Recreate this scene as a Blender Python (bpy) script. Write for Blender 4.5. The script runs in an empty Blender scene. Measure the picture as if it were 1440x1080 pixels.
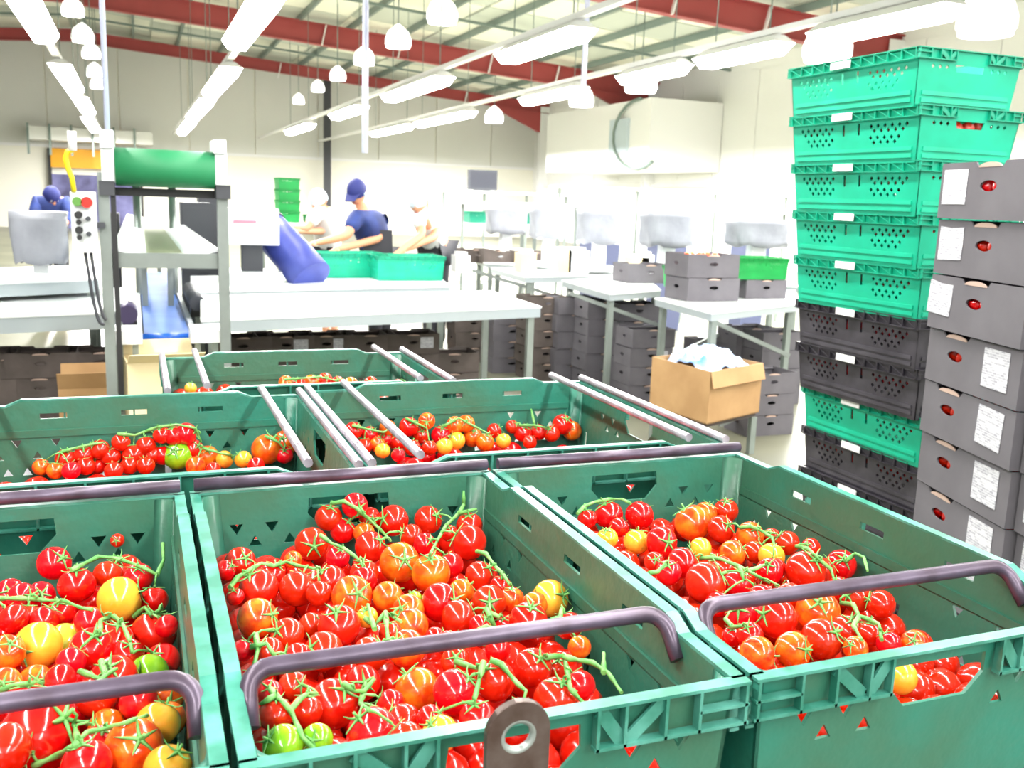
import bpy, bmesh, math, random
import numpy as np
from mathutils import Vector, Matrix
from mathutils.geometry import tessellate_polygon
random.seed(7)
PI = math.pi
sc = bpy.context.scene
COL = sc.collection

# ------------------------------------------------------------------ camera, world, light, exposure
F, PITCH, YAW, ROLL, CAMZ = 1350.0, .19, .375, .0357, 1.6
cy, sy, cp, sp = math.cos(YAW), math.sin(YAW), math.cos(PITCH), math.sin(PITCH)
FW = np.array([sy*cp, cy*cp, -sp]); RI = np.array([cy, -sy, 0.]); UP = np.cross(RI, FW)
c_, s_ = math.cos(ROLL), math.sin(ROLL)
R2 = c_*RI + s_*UP; U2 = -s_*RI + c_*UP
cam_d = bpy.data.cameras.new('camera'); cam = bpy.data.objects.new('camera', cam_d); COL.objects.link(cam)
cam_d.sensor_width = 36; cam_d.lens = F/1440*36; cam_d.clip_start = .05; cam_d.clip_end = 200
m = Matrix.Identity(4)
for i in range(3):
    m[i][0] = R2[i]; m[i][1] = U2[i]; m[i][2] = -FW[i]
m[2][3] = CAMZ
cam.matrix_world = m
sc.camera = cam
cam_d.dof.use_dof = True; cam_d.dof.focus_distance = 1.15; cam_d.dof.aperture_fstop = 13

world = bpy.data.worlds.new('world'); sc.world = world; world.use_nodes = True
wb = world.node_tree.nodes['Background']; wb.inputs[0].default_value = (1, .99, .97, 1); wb.inputs[1].default_value = .8
sc.view_settings.view_transform = 'Standard'; sc.view_settings.look = 'None'
sc.view_settings.gamma = 1; sc.view_settings.use_curve_mapping = False
sc.view_settings.exposure = 0.75
TUBE_E = 14.0        # brightness of the fluorescent tubes
def area(name, loc, sx, sy_, power, rot=(0, 0, 0), col=(1, .98, .95)):
    l = bpy.data.lights.new(name, 'AREA'); l.shape = 'RECTANGLE'; l.size = sx; l.size_y = sy_; l.energy = power; l.color = col
    o = bpy.data.objects.new(name, l); COL.objects.link(o); o.location = loc; o.rotation_euler = rot
    return o
# the light of the tube rows overhead (one narrow strip light under each row of battens), plus an added fill strip on the right
for k, (x, y0, y1, pw) in enumerate([(-1.05, -5, 10, 230), (1.4, -5, 9, 230), (4.4, -5, 9, 230), (6.7, -5, 9, 250),
                                 (-1.05, 11, 37, 900), (1.4, 10, 36, 900), (4.45, 9, 31, 900), (6.7, 6, 30, 1000), (11, 4, 36, 3600)]):  # last strip is an added fill without battens, whitening the right wall
    area('row_and_fill_light', (x, (y0+y1)/2, 3.25), .16, y1-y0, pw)

# ------------------------------------------------------------------ pixel helpers (where a thing stands in the hall)
def ray(px, py):
    return FW + (px-720)/F*R2 - (py-540)/F*U2
def atz(px, py, z):
    d = ray(px, py); t = (z-CAMZ)/d[2]; return Vector((d[0]*t, d[1]*t, z))
def aty(px, py, Y):
    d = ray(px, py); t = Y/d[1]; return Vector((d[0]*t, Y, CAMZ+d[2]*t))
def atx(px, py, X):
    d = ray(px, py); t = X/d[0]; return Vector((X, d[1]*t, CAMZ+d[2]*t))
def pix(P):
    v = np.array([P[0], P[1], P[2]-CAMZ]); z = v@FW
    return 720+F*(v@R2)/z, 540-F*(v@U2)/z, float(np.linalg.norm(v))

# ------------------------------------------------------------------ materials
def lin(c):
    return tuple((x/12.92 if x <= .04045 else ((x+.055)/1.055)**2.4) for x in (v/255 for v in c))
MATS = {}
def mat(name, rgb, rough=.5, metal=0., var=.0, scale=8., bump=0., rgb2=None, trans=0., rand=0., coat=0., emit=0., alpha=1., spec=.5, bscale=None):
    if name in MATS: return MATS[name]
    M = bpy.data.materials.new(name); M.use_nodes = True; nt = M.node_tree; b = nt.nodes['Principled BSDF']
    col = (*lin(rgb), 1)
    b.inputs['Base Color'].default_value = col; b.inputs['Roughness'].default_value = rough; b.inputs['Metallic'].default_value = metal
    b.inputs['Transmission Weight'].default_value = trans; b.inputs['Coat Weight'].default_value = coat
    b.inputs['Alpha'].default_value = alpha; b.inputs['Specular IOR Level'].default_value = spec
    if emit:
        b.inputs['Emission Color'].default_value = col; b.inputs['Emission Strength'].default_value = emit
    N = nt.nodes; L = nt.links
    out = None
    if var or rgb2 or bump:
        tc = N.new('ShaderNodeTexCoord'); nz = N.new('ShaderNodeTexNoise'); nz.inputs['Scale'].default_value = scale; nz.inputs['Detail'].default_value = 5
        L.new(tc.outputs['Object'], nz.inputs['Vector'])
    if var or rgb2:
        rp = N.new('ShaderNodeValToRGB'); rp.color_ramp.elements[0].position = .38; rp.color_ramp.elements[1].position = .66
        c2 = lin(rgb2) if rgb2 else tuple(v*(1-var) for v in col[:3])
        rp.color_ramp.elements[0].color = (*c2, 1); rp.color_ramp.elements[1].color = col
        L.new(nz.outputs['Fac'], rp.inputs['Fac']); out = rp.outputs['Color']
    if rand:
        oi = N.new('ShaderNodeObjectInfo'); hs = N.new('ShaderNodeHueSaturation'); mr = N.new('ShaderNodeMapRange')
        mr.inputs['To Min'].default_value = .5-rand; mr.inputs['To Max'].default_value = .5+rand
        mv = N.new('ShaderNodeMapRange'); mv.inputs['To Min'].default_value = 1.15; mv.inputs['To Max'].default_value = .75
        L.new(oi.outputs['Random'], mr.inputs['Value']); L.new(oi.outputs['Random'], mv.inputs['Value'])
        L.new(mr.outputs[0], hs.inputs['Hue']); L.new(mv.outputs[0], hs.inputs['Value'])
        if out: L.new(out, hs.inputs['Color'])
        else: hs.inputs['Color'].default_value = col
        out = hs.outputs['Color']
    if out: L.new(out, b.inputs['Base Color'])
    if bump:
        n2 = N.new('ShaderNodeTexNoise'); n2.inputs['Scale'].default_value = bscale or scale*3; L.new(tc.outputs['Object'], n2.inputs['Vector'])
        bp = N.new('ShaderNodeBump'); bp.inputs['Strength'].default_value = bump; bp.inputs['Distance'].default_value = .01
        L.new(n2.outputs['Fac'], bp.inputs['Height']); L.new(bp.outputs['Normal'], b.inputs['Normal'])
    MATS[name] = M
    return M

M_crate = mat('teal green crate plastic', (36, 116, 98), .38, rgb2=(52, 100, 78), scale=7, bump=.12, bscale=60)
M_rim = mat('teal crate rim with painted highlight', (84, 152, 138), .3, rgb2=(40, 112, 94), scale=25)  # lighter than the body: bright edge highlights put into the colour
M_emer = mat('emerald crate plastic', (10, 180, 144), .4, rgb2=(8, 166, 130), scale=9)
M_emer_rim = mat('emerald crate rim plastic', (10, 166, 132), .4, rgb2=(8, 142, 110), scale=20)
M_black = mat('dark grey crate plastic', (70, 67, 75), .45, rgb2=(48, 45, 53), scale=12)
M_black_rim = mat('dark grey crate rim plastic', (58, 55, 63), .4, rgb2=(38, 36, 43), scale=20)
M_lime = mat('grass green crate plastic', (16, 150, 70), .45, var=.15)
M_bail = mat('plum grey bail steel', (92, 82, 100), .33, metal=.35, rgb2=(72, 60, 74), scale=30)
M_bail_l = mat('light bail steel', (190, 184, 194), .3, metal=.4, rgb2=(150, 142, 152), scale=30)
M_red = mat('red tomato skin', (222, 34, 12), .16, coat=.4, rgb2=(198, 18, 6), scale=1.6, rand=.004)
M_orange = mat('orange tomato skin', (244, 126, 26), .16, coat=.4, rgb2=(226, 66, 12), scale=1.6, rand=.008)
M_yellow = mat('yellow tomato skin', (246, 158, 40), .16, coat=.4, rgb2=(226, 176, 56), scale=1.3)
M_green = mat('unripe green tomato skin', (140, 190, 30), .16, coat=.4, rgb2=(110, 172, 28), scale=1.5)
M_pale = mat('pale green yellow tomato skin', (200, 206, 66), .16, coat=.4, rgb2=(176, 196, 60), scale=1.5)
M_stem = mat('tomato stem green', (128, 190, 104), .5, rgb2=(78, 150, 70), scale=60)
M_steel = mat('brushed steel', (146, 154, 150), .35, metal=.4, var=.15, scale=6)
M_leg = mat('galvanised leg', (150, 160, 154), .4, metal=.3, var=.15, scale=6)
M_top = mat('white worktop', (236, 240, 240), .3, var=.04, scale=3)
M_edge = mat('worktop edge steel', (176, 186, 190), .35, metal=.3)
M_grey_card = mat('dark grey cardboard', (106, 103, 109), .8, rgb2=(94, 91, 97), scale=5, bump=.05)
M_brown_grey = mat('brown grey cardboard', (98, 88, 84), .8, rgb2=(78, 70, 66), scale=5)
M_card = mat('tan cardboard', (188, 150, 104), .8, rgb2=(172, 134, 90), scale=4)
M_cream = mat('cream cardboard', (238, 220, 176), .8, var=.05)
M_flapedge = mat('raw cardboard edge', (190, 164, 150), .8)
M_bluebag = mat('blue plastic bag', (84, 142, 224), .25, rgb2=(196, 214, 240), scale=9, bump=.6, bscale=22)
M_floor = mat('grey concrete floor', (116, 116, 98), .35, rgb2=(92, 94, 78), scale=.8)
M_wall_w = mat('white wall sheet', (240, 240, 238), .6)
M_wall_c = mat('cream wall sheet', (240, 238, 226), .6, var=.02, scale=.3)
M_wall_g = mat('pale grey wall panel', (226, 227, 222), .6, var=.03, scale=.4)
M_roof = mat('pale roof sheet', (206, 212, 202), .6, var=.05, scale=.5)
M_roof2 = mat('bright rooflight sheet', (244, 244, 230), .6)
M_purlin = mat('grey green purlin steel', (120, 136, 130), .5)
M_redbeam = mat('red oxide beam paint', (172, 72, 72), .5, var=.12, scale=.7)
M_white = mat('white paint', (240, 240, 240), .4)
M_whitem = mat('white enamel machine', (232, 236, 238), .3, var=.03)
M_dark = mat('black rubber', (34, 34, 36), .5)
M_dgrey = mat('dark grey metal', (62, 64, 70), .5)
M_beltgreen = mat('green roller belt', (20, 116, 70), .55, rgb2=(34, 132, 84), scale=3)
M_olive = mat('olive conveyor belt', (150, 156, 124), .6, var=.05)
M_bluebelt = mat('blue conveyor belt', (62, 106, 186), .45, rgb2=(82, 124, 196), scale=3)
M_blueedge = mat('blue belt roller', (30, 100, 206), .35)
M_bluetube = mat('violet blue chute sleeve', (70, 84, 168), .45, rgb2=(52, 62, 140), scale=4)
M_orangesign = mat('amber panel', (236, 168, 20), .5)
M_yellow_p = mat('yellow hose', (232, 214, 30), .4)
M_redbtn = mat('red button', (220, 40, 30), .35)
M_greenbtn = mat('green button', (90, 140, 60), .35)
M_bag = mat('grey translucent polythene', (168, 171, 180), .3, rgb2=(136, 139, 148), scale=2, bump=.5, bscale=10)
M_skin = mat('skin', (224, 160, 124), .5)
M_shirt = mat('navy blue shirt', (40, 62, 132), .7, rgb2=(30, 46, 104), scale=8)
M_cap = mat('navy cap cloth', (34, 42, 110), .7)
M_coat = mat('white coat cloth', (226, 226, 226), .7, var=.06, scale=6)
M_trouser = mat('dark trousers', (52, 52, 60), .7)
M_net = mat('pale hair net', (208, 224, 236), .5)
M_hair = mat('dark hair', (40, 30, 26), .6)
M_bluepole = mat('lilac white pole', (206, 208, 236), .4)
M_tube = mat('lit fluorescent tube', (255, 252, 244), .4, emit=TUBE_E)
M_lamp = mat('lit lamp diffuser', (255, 252, 244), .4, emit=5.0)
M_glow = mat('glowing prismatic lamp shade', (250, 250, 246), .4, emit=.9)
M_eye = mat('worn brown steel plate', (104, 92, 88), .36, metal=.5, rgb2=(80, 64, 58), scale=40)
M_window = mat('window glass', (196, 210, 220), .1)

def paper_mat():
    M = bpy.data.materials.new('printed white paper'); M.use_nodes = True; nt = M.node_tree; N = nt.nodes; L = nt.links
    b = N['Principled BSDF']; b.inputs['Roughness'].default_value = .6
    tc = N.new('ShaderNodeTexCoord'); mp = N.new('ShaderNodeMapping'); mp.inputs['Scale'].default_value = (1, 1, 1)
    L.new(tc.outputs['Object'], mp.inputs['Vector'])
    br = N.new('ShaderNodeTexBrick'); br.inputs['Scale'].default_value = 60; br.inputs['Mortar Size'].default_value = .035
    br.inputs['Color1'].default_value = (.66, .66, .7, 1); br.inputs['Color2'].default_value = (.36, .36, .42, 1); br.inputs['Mortar'].default_value = (.72, .72, .76, 1)
    br.inputs['Row Height'].default_value = .35; br.inputs['Brick Width'].default_value = .9
    sw = N.new('ShaderNodeSeparateXYZ'); cb = N.new('ShaderNodeCombineXYZ')
    L.new(mp.outputs[0], sw.inputs[0]); L.new(sw.outputs['X'], cb.inputs['X']); L.new(sw.outputs['Z'], cb.inputs['Y'])
    L.new(cb.outputs[0], br.inputs['Vector']); L.new(br.outputs['Color'], b.inputs['Base Color'])
    return M
M_paper = paper_mat()

# ------------------------------------------------------------------ mesh helpers
class MB:
    def __init__(s): s.v = []; s.f = []; s.smooth = []
    def add(s, vs, fs, smooth=False):
        o = len(s.v); s.v += [tuple(v) for v in vs]; s.f += [tuple(i+o for i in f) for f in fs]; s.smooth += [smooth]*len(fs)
    def box(s, x0, x1, y0, y1, z0, z1, M=None):
        vs = [Vector((x, y, z)) for z in (z0, z1) for y in (y0, y1) for x in (x0, x1)]
        if M is not None: vs = [M@v for v in vs]
        s.add(vs, [(0, 2, 3, 1), (4, 5, 7, 6), (0, 1, 5, 4), (2, 6, 7, 3), (0, 4, 6, 2), (1, 3, 7, 5)])
    def hexa(s, b, t):   # bottom quad, top quad (ccw)
        s.add(list(b)+list(t), [(3, 2, 1, 0), (4, 5, 6, 7), (0, 1, 5, 4), (1, 2, 6, 5), (2, 3, 7, 6), (3, 0, 4, 7)])
    def bar(s, a, b, w, h=None, up=(0, 0, 1)):
        a = Vector(a); b = Vector(b); h = h or w; d = (b-a).normalized(); u = Vector(up)
        if abs(d.dot(u)) > .98: u = Vector((0, 1, 0))
        x = d.cross(u).normalized(); z = x.cross(d)
        q = lambda p: [p-x*w/2-z*h/2, p+x*w/2-z*h/2, p+x*w/2+z*h/2, p-x*w/2+z*h/2]
        s.add(q(a)+q(b), [(0, 1, 2, 3), (7, 6, 5, 4), (0, 4, 5, 1), (1, 5, 6, 2), (2, 6, 7, 3), (3, 7, 4, 0)])
    def tube(s, pts, r, n=8, caps=True):
        pts = [Vector(p) for p in pts]; k = len(pts); rs = r if isinstance(r, (list, tuple)) else [r]*k
        o = len(s.v); prev = None
        for i, p in enumerate(pts):
            d = (pts[min(i+1, k-1)]-pts[max(i-1, 0)])
            if d.length < 1e-9: d = Vector((0, 0, 1))
            d.normalize()
            if prev is None:
                u = Vector((0, 0, 1)) if abs(d.z) < .9 else Vector((1, 0, 0)); x = d.cross(u).normalized()
            else:
                x = prev-d*prev.dot(d)
                if x.length < 1e-6: x = d.orthogonal()
                x.normalize()
            prev = x; y = d.cross(x)
            for j in range(n):
                a = 2*PI*j/n; s.v.append(tuple(p+(x*math.cos(a)+y*math.sin(a))*rs[i]))
        for i in range(k-1):
            for j in range(n):
                s.f.append((o+i*n+j, o+i*n+(j+1) % n, o+(i+1)*n+(j+1) % n, o+(i+1)*n+j)); s.smooth.append(True)
        if caps:
            s.f.append(tuple(o+j for j in reversed(range(n)))); s.smooth.append(False)
            s.f.append(tuple(o+(k-1)*n+j for j in range(n))); s.smooth.append(False)
    def lathe(s, prof, c=(0, 0, 0), n=20, M=None):   # prof (r, z)
        o = len(s.v); c = Vector(c)
        for r, z in prof:
            for j in range(n):
                a = 2*PI*j/n; p = Vector((r*math.cos(a), r*math.sin(a), z))
                if M is not None: p = M@p
                s.v.append(tuple(p+c))
        for i in range(len(prof)-1):
            for j in range(n):
                s.f.append((o+i*n+j, o+i*n+(j+1) % n, o+(i+1)*n+(j+1) % n, o+(i+1)*n+j)); s.smooth.append(True)
        s.f.append(tuple(o+j for j in reversed(range(n)))); s.smooth.append(False)
        s.f.append(tuple(o+(len(prof)-1)*n+j for j in range(n))); s.smooth.append(False)
    def panel(s, outline, holes, th, fn):   # fn(u, v, w)
        loops = [outline]+holes
        tri = tessellate_polygon([[Vector((u, v, 0)) for u, v in lp] for lp in loops])
        flat = [p for lp in loops for p in lp]; n = len(flat)
        vs = [fn(u, v, 0) for u, v in flat]+[fn(u, v, th) for u, v in flat]
        fs = [tuple(t) for t in tri]+[tuple(i+n for i in reversed(t)) for t in tri]
        k = 0
        for lp in loops:
            L = len(lp)
            for i in range(L): a, b = k+i, k+(i+1) % L; fs.append((a, b, b+n, a+n))
            k += L
        s.add(vs, fs)
    def mesh(s, name, material, fix=True, weld=False):
        me = bpy.data.meshes.new(name); me.from_pydata(s.v, [], s.f)
        me.polygons.foreach_set('use_smooth', s.smooth)
        if fix:
            bm = bmesh.new(); bm.from_mesh(me)
            if weld: bmesh.ops.remove_doubles(bm, verts=bm.verts, dist=1e-5)
            bmesh.ops.recalc_face_normals(bm, faces=bm.faces); bm.to_mesh(me); bm.free()
        me.materials.append(material); me.update()
        return me
    def build(s, name, material, parent=None, **k):
        return link(name, s.mesh(name, material, **k), parent)
def link(name, me, parent=None, loc=None, rot=None):
    o = bpy.data.objects.new(name, me); COL.objects.link(o)
    if parent is not None: o.parent = parent
    if loc is not None: o.location = loc
    if rot is not None: o.rotation_euler = rot
    return o
def tag(o, label=None, cat=None, group=None, kind=None):
    if label: o['label'] = label
    if cat: o['category'] = cat
    if group: o['group'] = group
    if kind: o['kind'] = kind
    return o
def thing(name, label, cat, loc=(0, 0, 0), rz=0., group=None):
    o = bpy.data.objects.new(name, None); COL.objects.link(o); o.location = loc; o.rotation_euler = (0, 0, rz); o.empty_display_size = .1
    return tag(o, label, cat, group)
def copy_tree(o, parent=None):
    c = o.copy(); COL.objects.link(c); c.parent = parent
    for ch in o.children: copy_tree(ch, c)
    return c
def setloc(o, loc, rz=0): o.location = loc; o.rotation_euler = (0, 0, rz); return o
def struct(mb, name, material, parent=None):
    o = mb.build(name, material, parent)
    if parent is None: o['kind'] = 'structure'
    return o
ORD = ['first', 'second', 'third', 'fourth', 'fifth', 'sixth', 'seventh', 'eighth', 'ninth', 'tenth', 'eleventh', 'twelfth', 'thirteenth', 'fourteenth', 'fifteenth']

# ================================================================== THE HALL
XW, XL, YF, YB = 16.0, -19.6, 39.0, -6.0
RIDGE_X, RIDGE_Z, EAVE = -1.8, 6.75, 5.4
def roofz(x): return RIDGE_Z-.073*abs(x-RIDGE_X)
b = MB(); b.box(XL, XW, YB, YF, -.1, 0); struct(b, 'floor', M_floor)
# far wall: cream lower band, grey upper panels standing slightly proud, one by one
b = MB(); b.box(XL, XW, YF, YF+.2, 0, RIDGE_Z+.1); wf = struct(b, 'wall_far', M_wall_c)
x = XL; k = 0
pme = {}
while x < XW-.1:
    w = min(2.4, XW-x); b = MB()
    zt = min(roofz(x), roofz(x+w))-.05
    b.box(x+.025, x+w-.025, YF-.06, YF, 2.95, zt); b.build('panel', M_wall_g, wf); x += w
b = MB(); b.box(XL, XW, YF-.12, YF, 2.85, 2.95); b.build('ledge', M_white, wf)
b = MB(); b.box(XW, XW+.2, YB, YF, 0, 5.75); wr = struct(b, 'wall_right', M_wall_w)
for i in range(18):
    y = 3+i*2.0; b = MB(); b.box(XW-.03, XW, y+.02, y+1.98, 2.4, 5.3); b.build('panel', M_wall_w, wr)
b = MB(); b.box(XL-.2, XL, YB, YF, 0, 5.75); struct(b, 'wall_left', M_wall_g)
# roof: purlins along the hall and sheets between them
ce = MB(); 
for sgn, xe in ((1, XW), (-1, XL)):
    z0, z1 = roofz(RIDGE_X)+.22, roofz(xe)+.22
    a = [(RIDGE_X, YB, z0), (xe, YB, z1), (xe, YF, z1), (RIDGE_X, YF, z0)]
    ce.hexa([Vector(p) for p in a], [Vector(p)+Vector((0, 0, .05)) for p in a])
ceil = struct(ce, 'ceiling', M_roof)
yy = 4.0; k = 0
while yy < YF-1:           # rows of sheets, every third a bright rooflight
    for j in range(7):
        xa = RIDGE_X+j*2.5+.05; xb = min(xa+2.4, XW)
        b = MB(); q = [(xa, yy+.04, roofz(xa)+.17), (xb, yy+.04, roofz(xb)+.17), (xb, yy+2.1, roofz(xb)+.17), (xa, yy+2.1, roofz(xa)+.17)]
        b.hexa([Vector(p) for p in q], [Vector(p)+Vector((0, 0, .04)) for p in q])
        b.build('roof_sheet', M_roof2 if (j+k) % 2 == 0 else M_roof, ceil)
    for j in range(2):
        xb = RIDGE_X-j*2.5-.05; xa = xb-2.4
        b = MB(); q = [(xa, yy+.04, roofz(xa)+.17), (xb, yy+.04, roofz(xb)+.17), (xb, yy+2.1, roofz(xb)+.17), (xa, yy+2.1, roofz(xa)+.17)]
        b.hexa([Vector(p) for p in q], [Vector(p)+Vector((0, 0, .04)) for p in q])
        b.build('roof_sheet', M_roof2 if (j+k) % 2 == 1 else M_roof, ceil)
    yy += 2.15; k += 1
for j in range(-3, 13):
    x = RIDGE_X+j*1.45+.5
    if x > XW-.2: break
    b = MB(); b.bar((x, YB, roofz(x)+.08), (x, YF, roofz(x)+.08), .07, .16); b.build('purlin', M_purlin, ceil)
for yb in (9.5, 14, 18.5, 23.2, 28, 33.0):
    for sgn, xe in ((1, XW), (-1, XL)):
        b = MB(); b.bar((RIDGE_X, yb+1.3, roofz(RIDGE_X)-.02), (xe, yb+1.3, roofz(xe)-.02), .09, .06); b.build('tie_bar', M_purlin, ceil)
# portal frames
PF = [(17.8, 'nearest red portal frame with a deep haunch at the right wall'), (28.6, 'middle red portal frame crossing the roof'), (37.6, 'furthest red portal frame just before the far wall')]
for n, (Y, lab) in enumerate(PF):
    t = thing('portal_frame', lab, 'steel frame', (0, Y, 0), group='red steel portal frames')
    for xe in (XW, XL):
        b = MB(); z0 = RIDGE_Z; z1 = roofz(xe)
        hd = .55 if n < 2 else .36
        for (dz, w) in ((0, .22), (-hd, .22)):
            b.bar((RIDGE_X, 0, z0+dz), (xe, 0, z1+dz), w, .03)
        b.bar((RIDGE_X, 0, z0-hd/2), (xe, 0, z1-hd/2), .03, hd)
        s = 1 if xe > 0 else -1
        q = lambda y: [Vector((xe-s*2.6, y, roofz(xe-s*2.6)-hd)), Vector((xe-s*.3, y, z1-hd)), Vector((xe-s*.3, y, z1-hd-.75)), Vector((xe-s*.45, y, z1-hd-.75))]
        b.hexa(q(-.1), q(.1)); b.build('rafter', M_redbeam, t)
        b = MB(); xc = xe-s*.2
        b.box(xc-.2, xc+.2, -.11, -.08, 0, z1-.1); b.box(xc-.2, xc+.2, .08, .11, 0, z1-.1); b.box(xc-.02, xc+.02, -.08, .08, 0, z1-.1)
        b.build('column', M_white, t)
    for xs in (5.2, 7.4, 10.2, 12.4):      # pale fly braces on the rafter
        b = MB(); b.bar((xs, -.14, roofz(xs)-.02), (xs-.12, -.14, roofz(xs)-.56), .1, .03); b.build('stiffener', M_white, t)
# interior post in front of the far wall
p = aty(460, 105, 38.4); b = MB(); b.box(p.x-.13, p.x+.13, 38.3, 38.5, 0, roofz(p.x)-.1); tag(b.build('post', M_dgrey), 'dark grey steel post standing against the far wall', 'post')
# duct / mezzanine box on the far wall
a = aty(38, 178, 38); c = aty(215, 205, 38)
b = MB(); b.box(a.x, c.x, 37.4, 38.7, c.z, a.z); d = thing('mezzanine_box', 'long grey duct box mounted high over the amber doorway', 'duct'); b.build('casing', M_wall_g, d)
for q in np.linspace(a.x, c.x, 7)[:-1]:
    b = MB(); b.box(q+.03, q+.1, 37.33, 37.4, c.z-.5, a.z+.1); b.build('strut', M_purlin, d)
# doorway with amber panel in far wall
a = aty(70, 208, 38.8); c = aty(195, 240, 38.8)
dr = MB(); dr.box(a.x, c.x, 38.83, 38.93, 0, a.z-.9); door = struct(dr, 'door_1', mat('dark doorway', (64, 62, 100), .6, rgb2=(120, 120, 170), scale=1.2))
b = MB(); b.box(a.x, c.x, 38.7, 38.85, c.z, a.z); b.build('amber_panel', M_orangesign, door)
for q in (a.x-.08, c.x+.02):
    b = MB(); b.box(q, q+.1, 38.7, 38.9, 0, a.z); b.build('door_jamb', M_dark, door)
# white office box on the right wall
a = atx(770, 170, 13.6); c = atx(915, 170, 13.6)
ya, yb_ = c.y, a.y
of = MB(); zb = atx(840, 240, 13.6).z; zt = atx(840, 150, 13.6).z
of.box(13.6, 15.95, ya, yb_, zb, zt); ofo = of.build('trim_1', M_white); ofo['kind'] = 'structure'
b = MB(); yq = [atx(860, 190, 13.6).y, atx(885, 190, 13.6).y]
b.box(13.52, 13.6, min(yq), max(yq), atx(872, 215, 13.6).z, atx(872, 168, 13.6).z); b.build('window', M_window, ofo)
b = MB(); cc = atx(893, 195, 13.6); rr = 1.3
b.tube([(13.5, ya+.5+rr*math.cos(t)*1.2, (zb+zt)/2+rr*.75*math.sin(t)) for t in np.linspace(-2.2, 1.6, 14)], .05, 6); b.build('rail', M_purlin, ofo)
b = MB(); b.bar((15.9, 8, 2.2), (15.9, 38, 2.2), .1, .1); bo = b.build('trim_2', M_wall_g); bo['kind'] = 'structure'

# ---- lamps
ROWN = {'A': 'row left of the green belt conveyor', 'B': 'row right of the green belt conveyor', 'C': 'row over the middle benches', 'D': 'row beside the right wall'}
FX = {'A': (-1.05, [(20, 0, 75, 65), (80, 95, 112, 136), (108, 140, 130, 165), (122, 168, 138, 190)]),
      'B': (1.42, [(365, 0, 335, 75), (325, 100, 292, 140), (292, 143, 268, 172), (270, 173, 253, 190)]),
      'C': (4.5, [(805, 45, 690, 90), (615, 112, 548, 145), (500, 152, 470, 168), (450, 178, 420, 190)]),
      'D': (6.75, [(1270, 5, 1080, 60), (1060, 62, 960, 95), (945, 95, 885, 120), (790, 125, 735, 148), (660, 160, 600, 180), (565, 178, 527, 192)])}
ZL = 3.35
for key, (X, L) in FX.items():
    for k, e in enumerate(L):
        p, q = atz(e[0], e[1], ZL), atz(e[2], e[3], ZL)
        y0, y1 = p.y, min(q.y, 37.0)
        if y1-y0 < 1: y0 = y1-2.6
        y1 -= .16*(y1-y0)
        if key in 'AB' and k < 4: X = (p.x+q.x)/2
        t = thing('fluorescent_batten', 'white fluorescent batten, %s in the %s' % (ORD[k], ROWN[key]), 'light', (X, 0, ZL), group='hanging fluorescent battens')
        wd = .17 if key != 'D' else .15
        b = MB(); b.hexa([Vector(v) for v in [(-wd, y0, .06), (wd, y0, .06), (wd, y1, .06), (-wd, y1, .06)]], [Vector(v) for v in [(-.06, y0+.1, .15), (.06, y0+.1, .15), (.06, y1-.1, .15), (-.06, y1-.1, .15)]]); b.build('housing', M_white, t)
        b = MB(); b.hexa([Vector(v) for v in [(-wd*.6, y0+.12, -.06), (wd*.6, y0+.12, -.06), (wd*.6, y1-.12, -.06), (-wd*.6, y1-.12, -.06)]], [Vector(v) for v in [(-wd, y0+.02, .06), (wd, y0+.02, .06), (wd, y1-.02, .06), (-wd, y1-.02, .06)]]); b.build('diffuser', M_tube, t)
        for yy in (y0+.3, y1-.3):
            b = MB(); b.tube([(0, yy, .15), (0, yy, roofz(X)-ZL+.2)], .008, 5); b.build('hanger', M_purlin, t)
    X = FX[key][0]; b = MB(); b.box(X-.05, X+.05, 4.5, 38.5, ZL+.165, ZL+.23)
    tag(b.build('cable_trunking', M_white), 'long white cable trunking above the '+ROWN[key], 'trunking', 'white cable trunking')
# extra battens overhead near the camera, lighting the crates (rows carry on over the photographer)
for X in (-1.05, 1.42, 4.5):
    for nb, y0 in enumerate((-4.5, -2.2, .1, 2.4)):
        t = thing('fluorescent_batten', 'white batten out of view over the crates, %s in the %s row' % (ORD[nb], {-1.05: 'left', 1.42: 'middle', 4.5: 'right'}[X]), 'light', (X, 0, ZL), group='battens overhead')
        b = MB(); b.box(-.1, .1, y0, y0+1.8, .06, .14); b.build('housing', M_white, t)
        b = MB(); b.box(-.1, .1, y0+.05, y0+1.75, 0, .06); b.build('diffuser', M_tube, t)
        b = MB(); b.tube([(0, y0+.9, .14), (0, y0+.9, roofz(X)-ZL+.22)], .008, 5); b.build('hanger', M_purlin, t)
HB = [('left', [(102, 8, 13), (116, 45, 13), (128, 70, 11), (133, 97, 10), (137, 115, 9)]),
      ('middle', [(622, 12, 20), (560, 50, 17), (512, 77, 14), (475, 102, 11), (447, 120, 9), (420, 138, 8)]),
      ('right', [(1390, 12, 33), (1165, 55, 30), (902, 108, 22), (818, 133, 17), (695, 160, 13)])]
prof = [(.02, .42), (.16, .38), (.26, .25), (.3, .12)]
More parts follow.
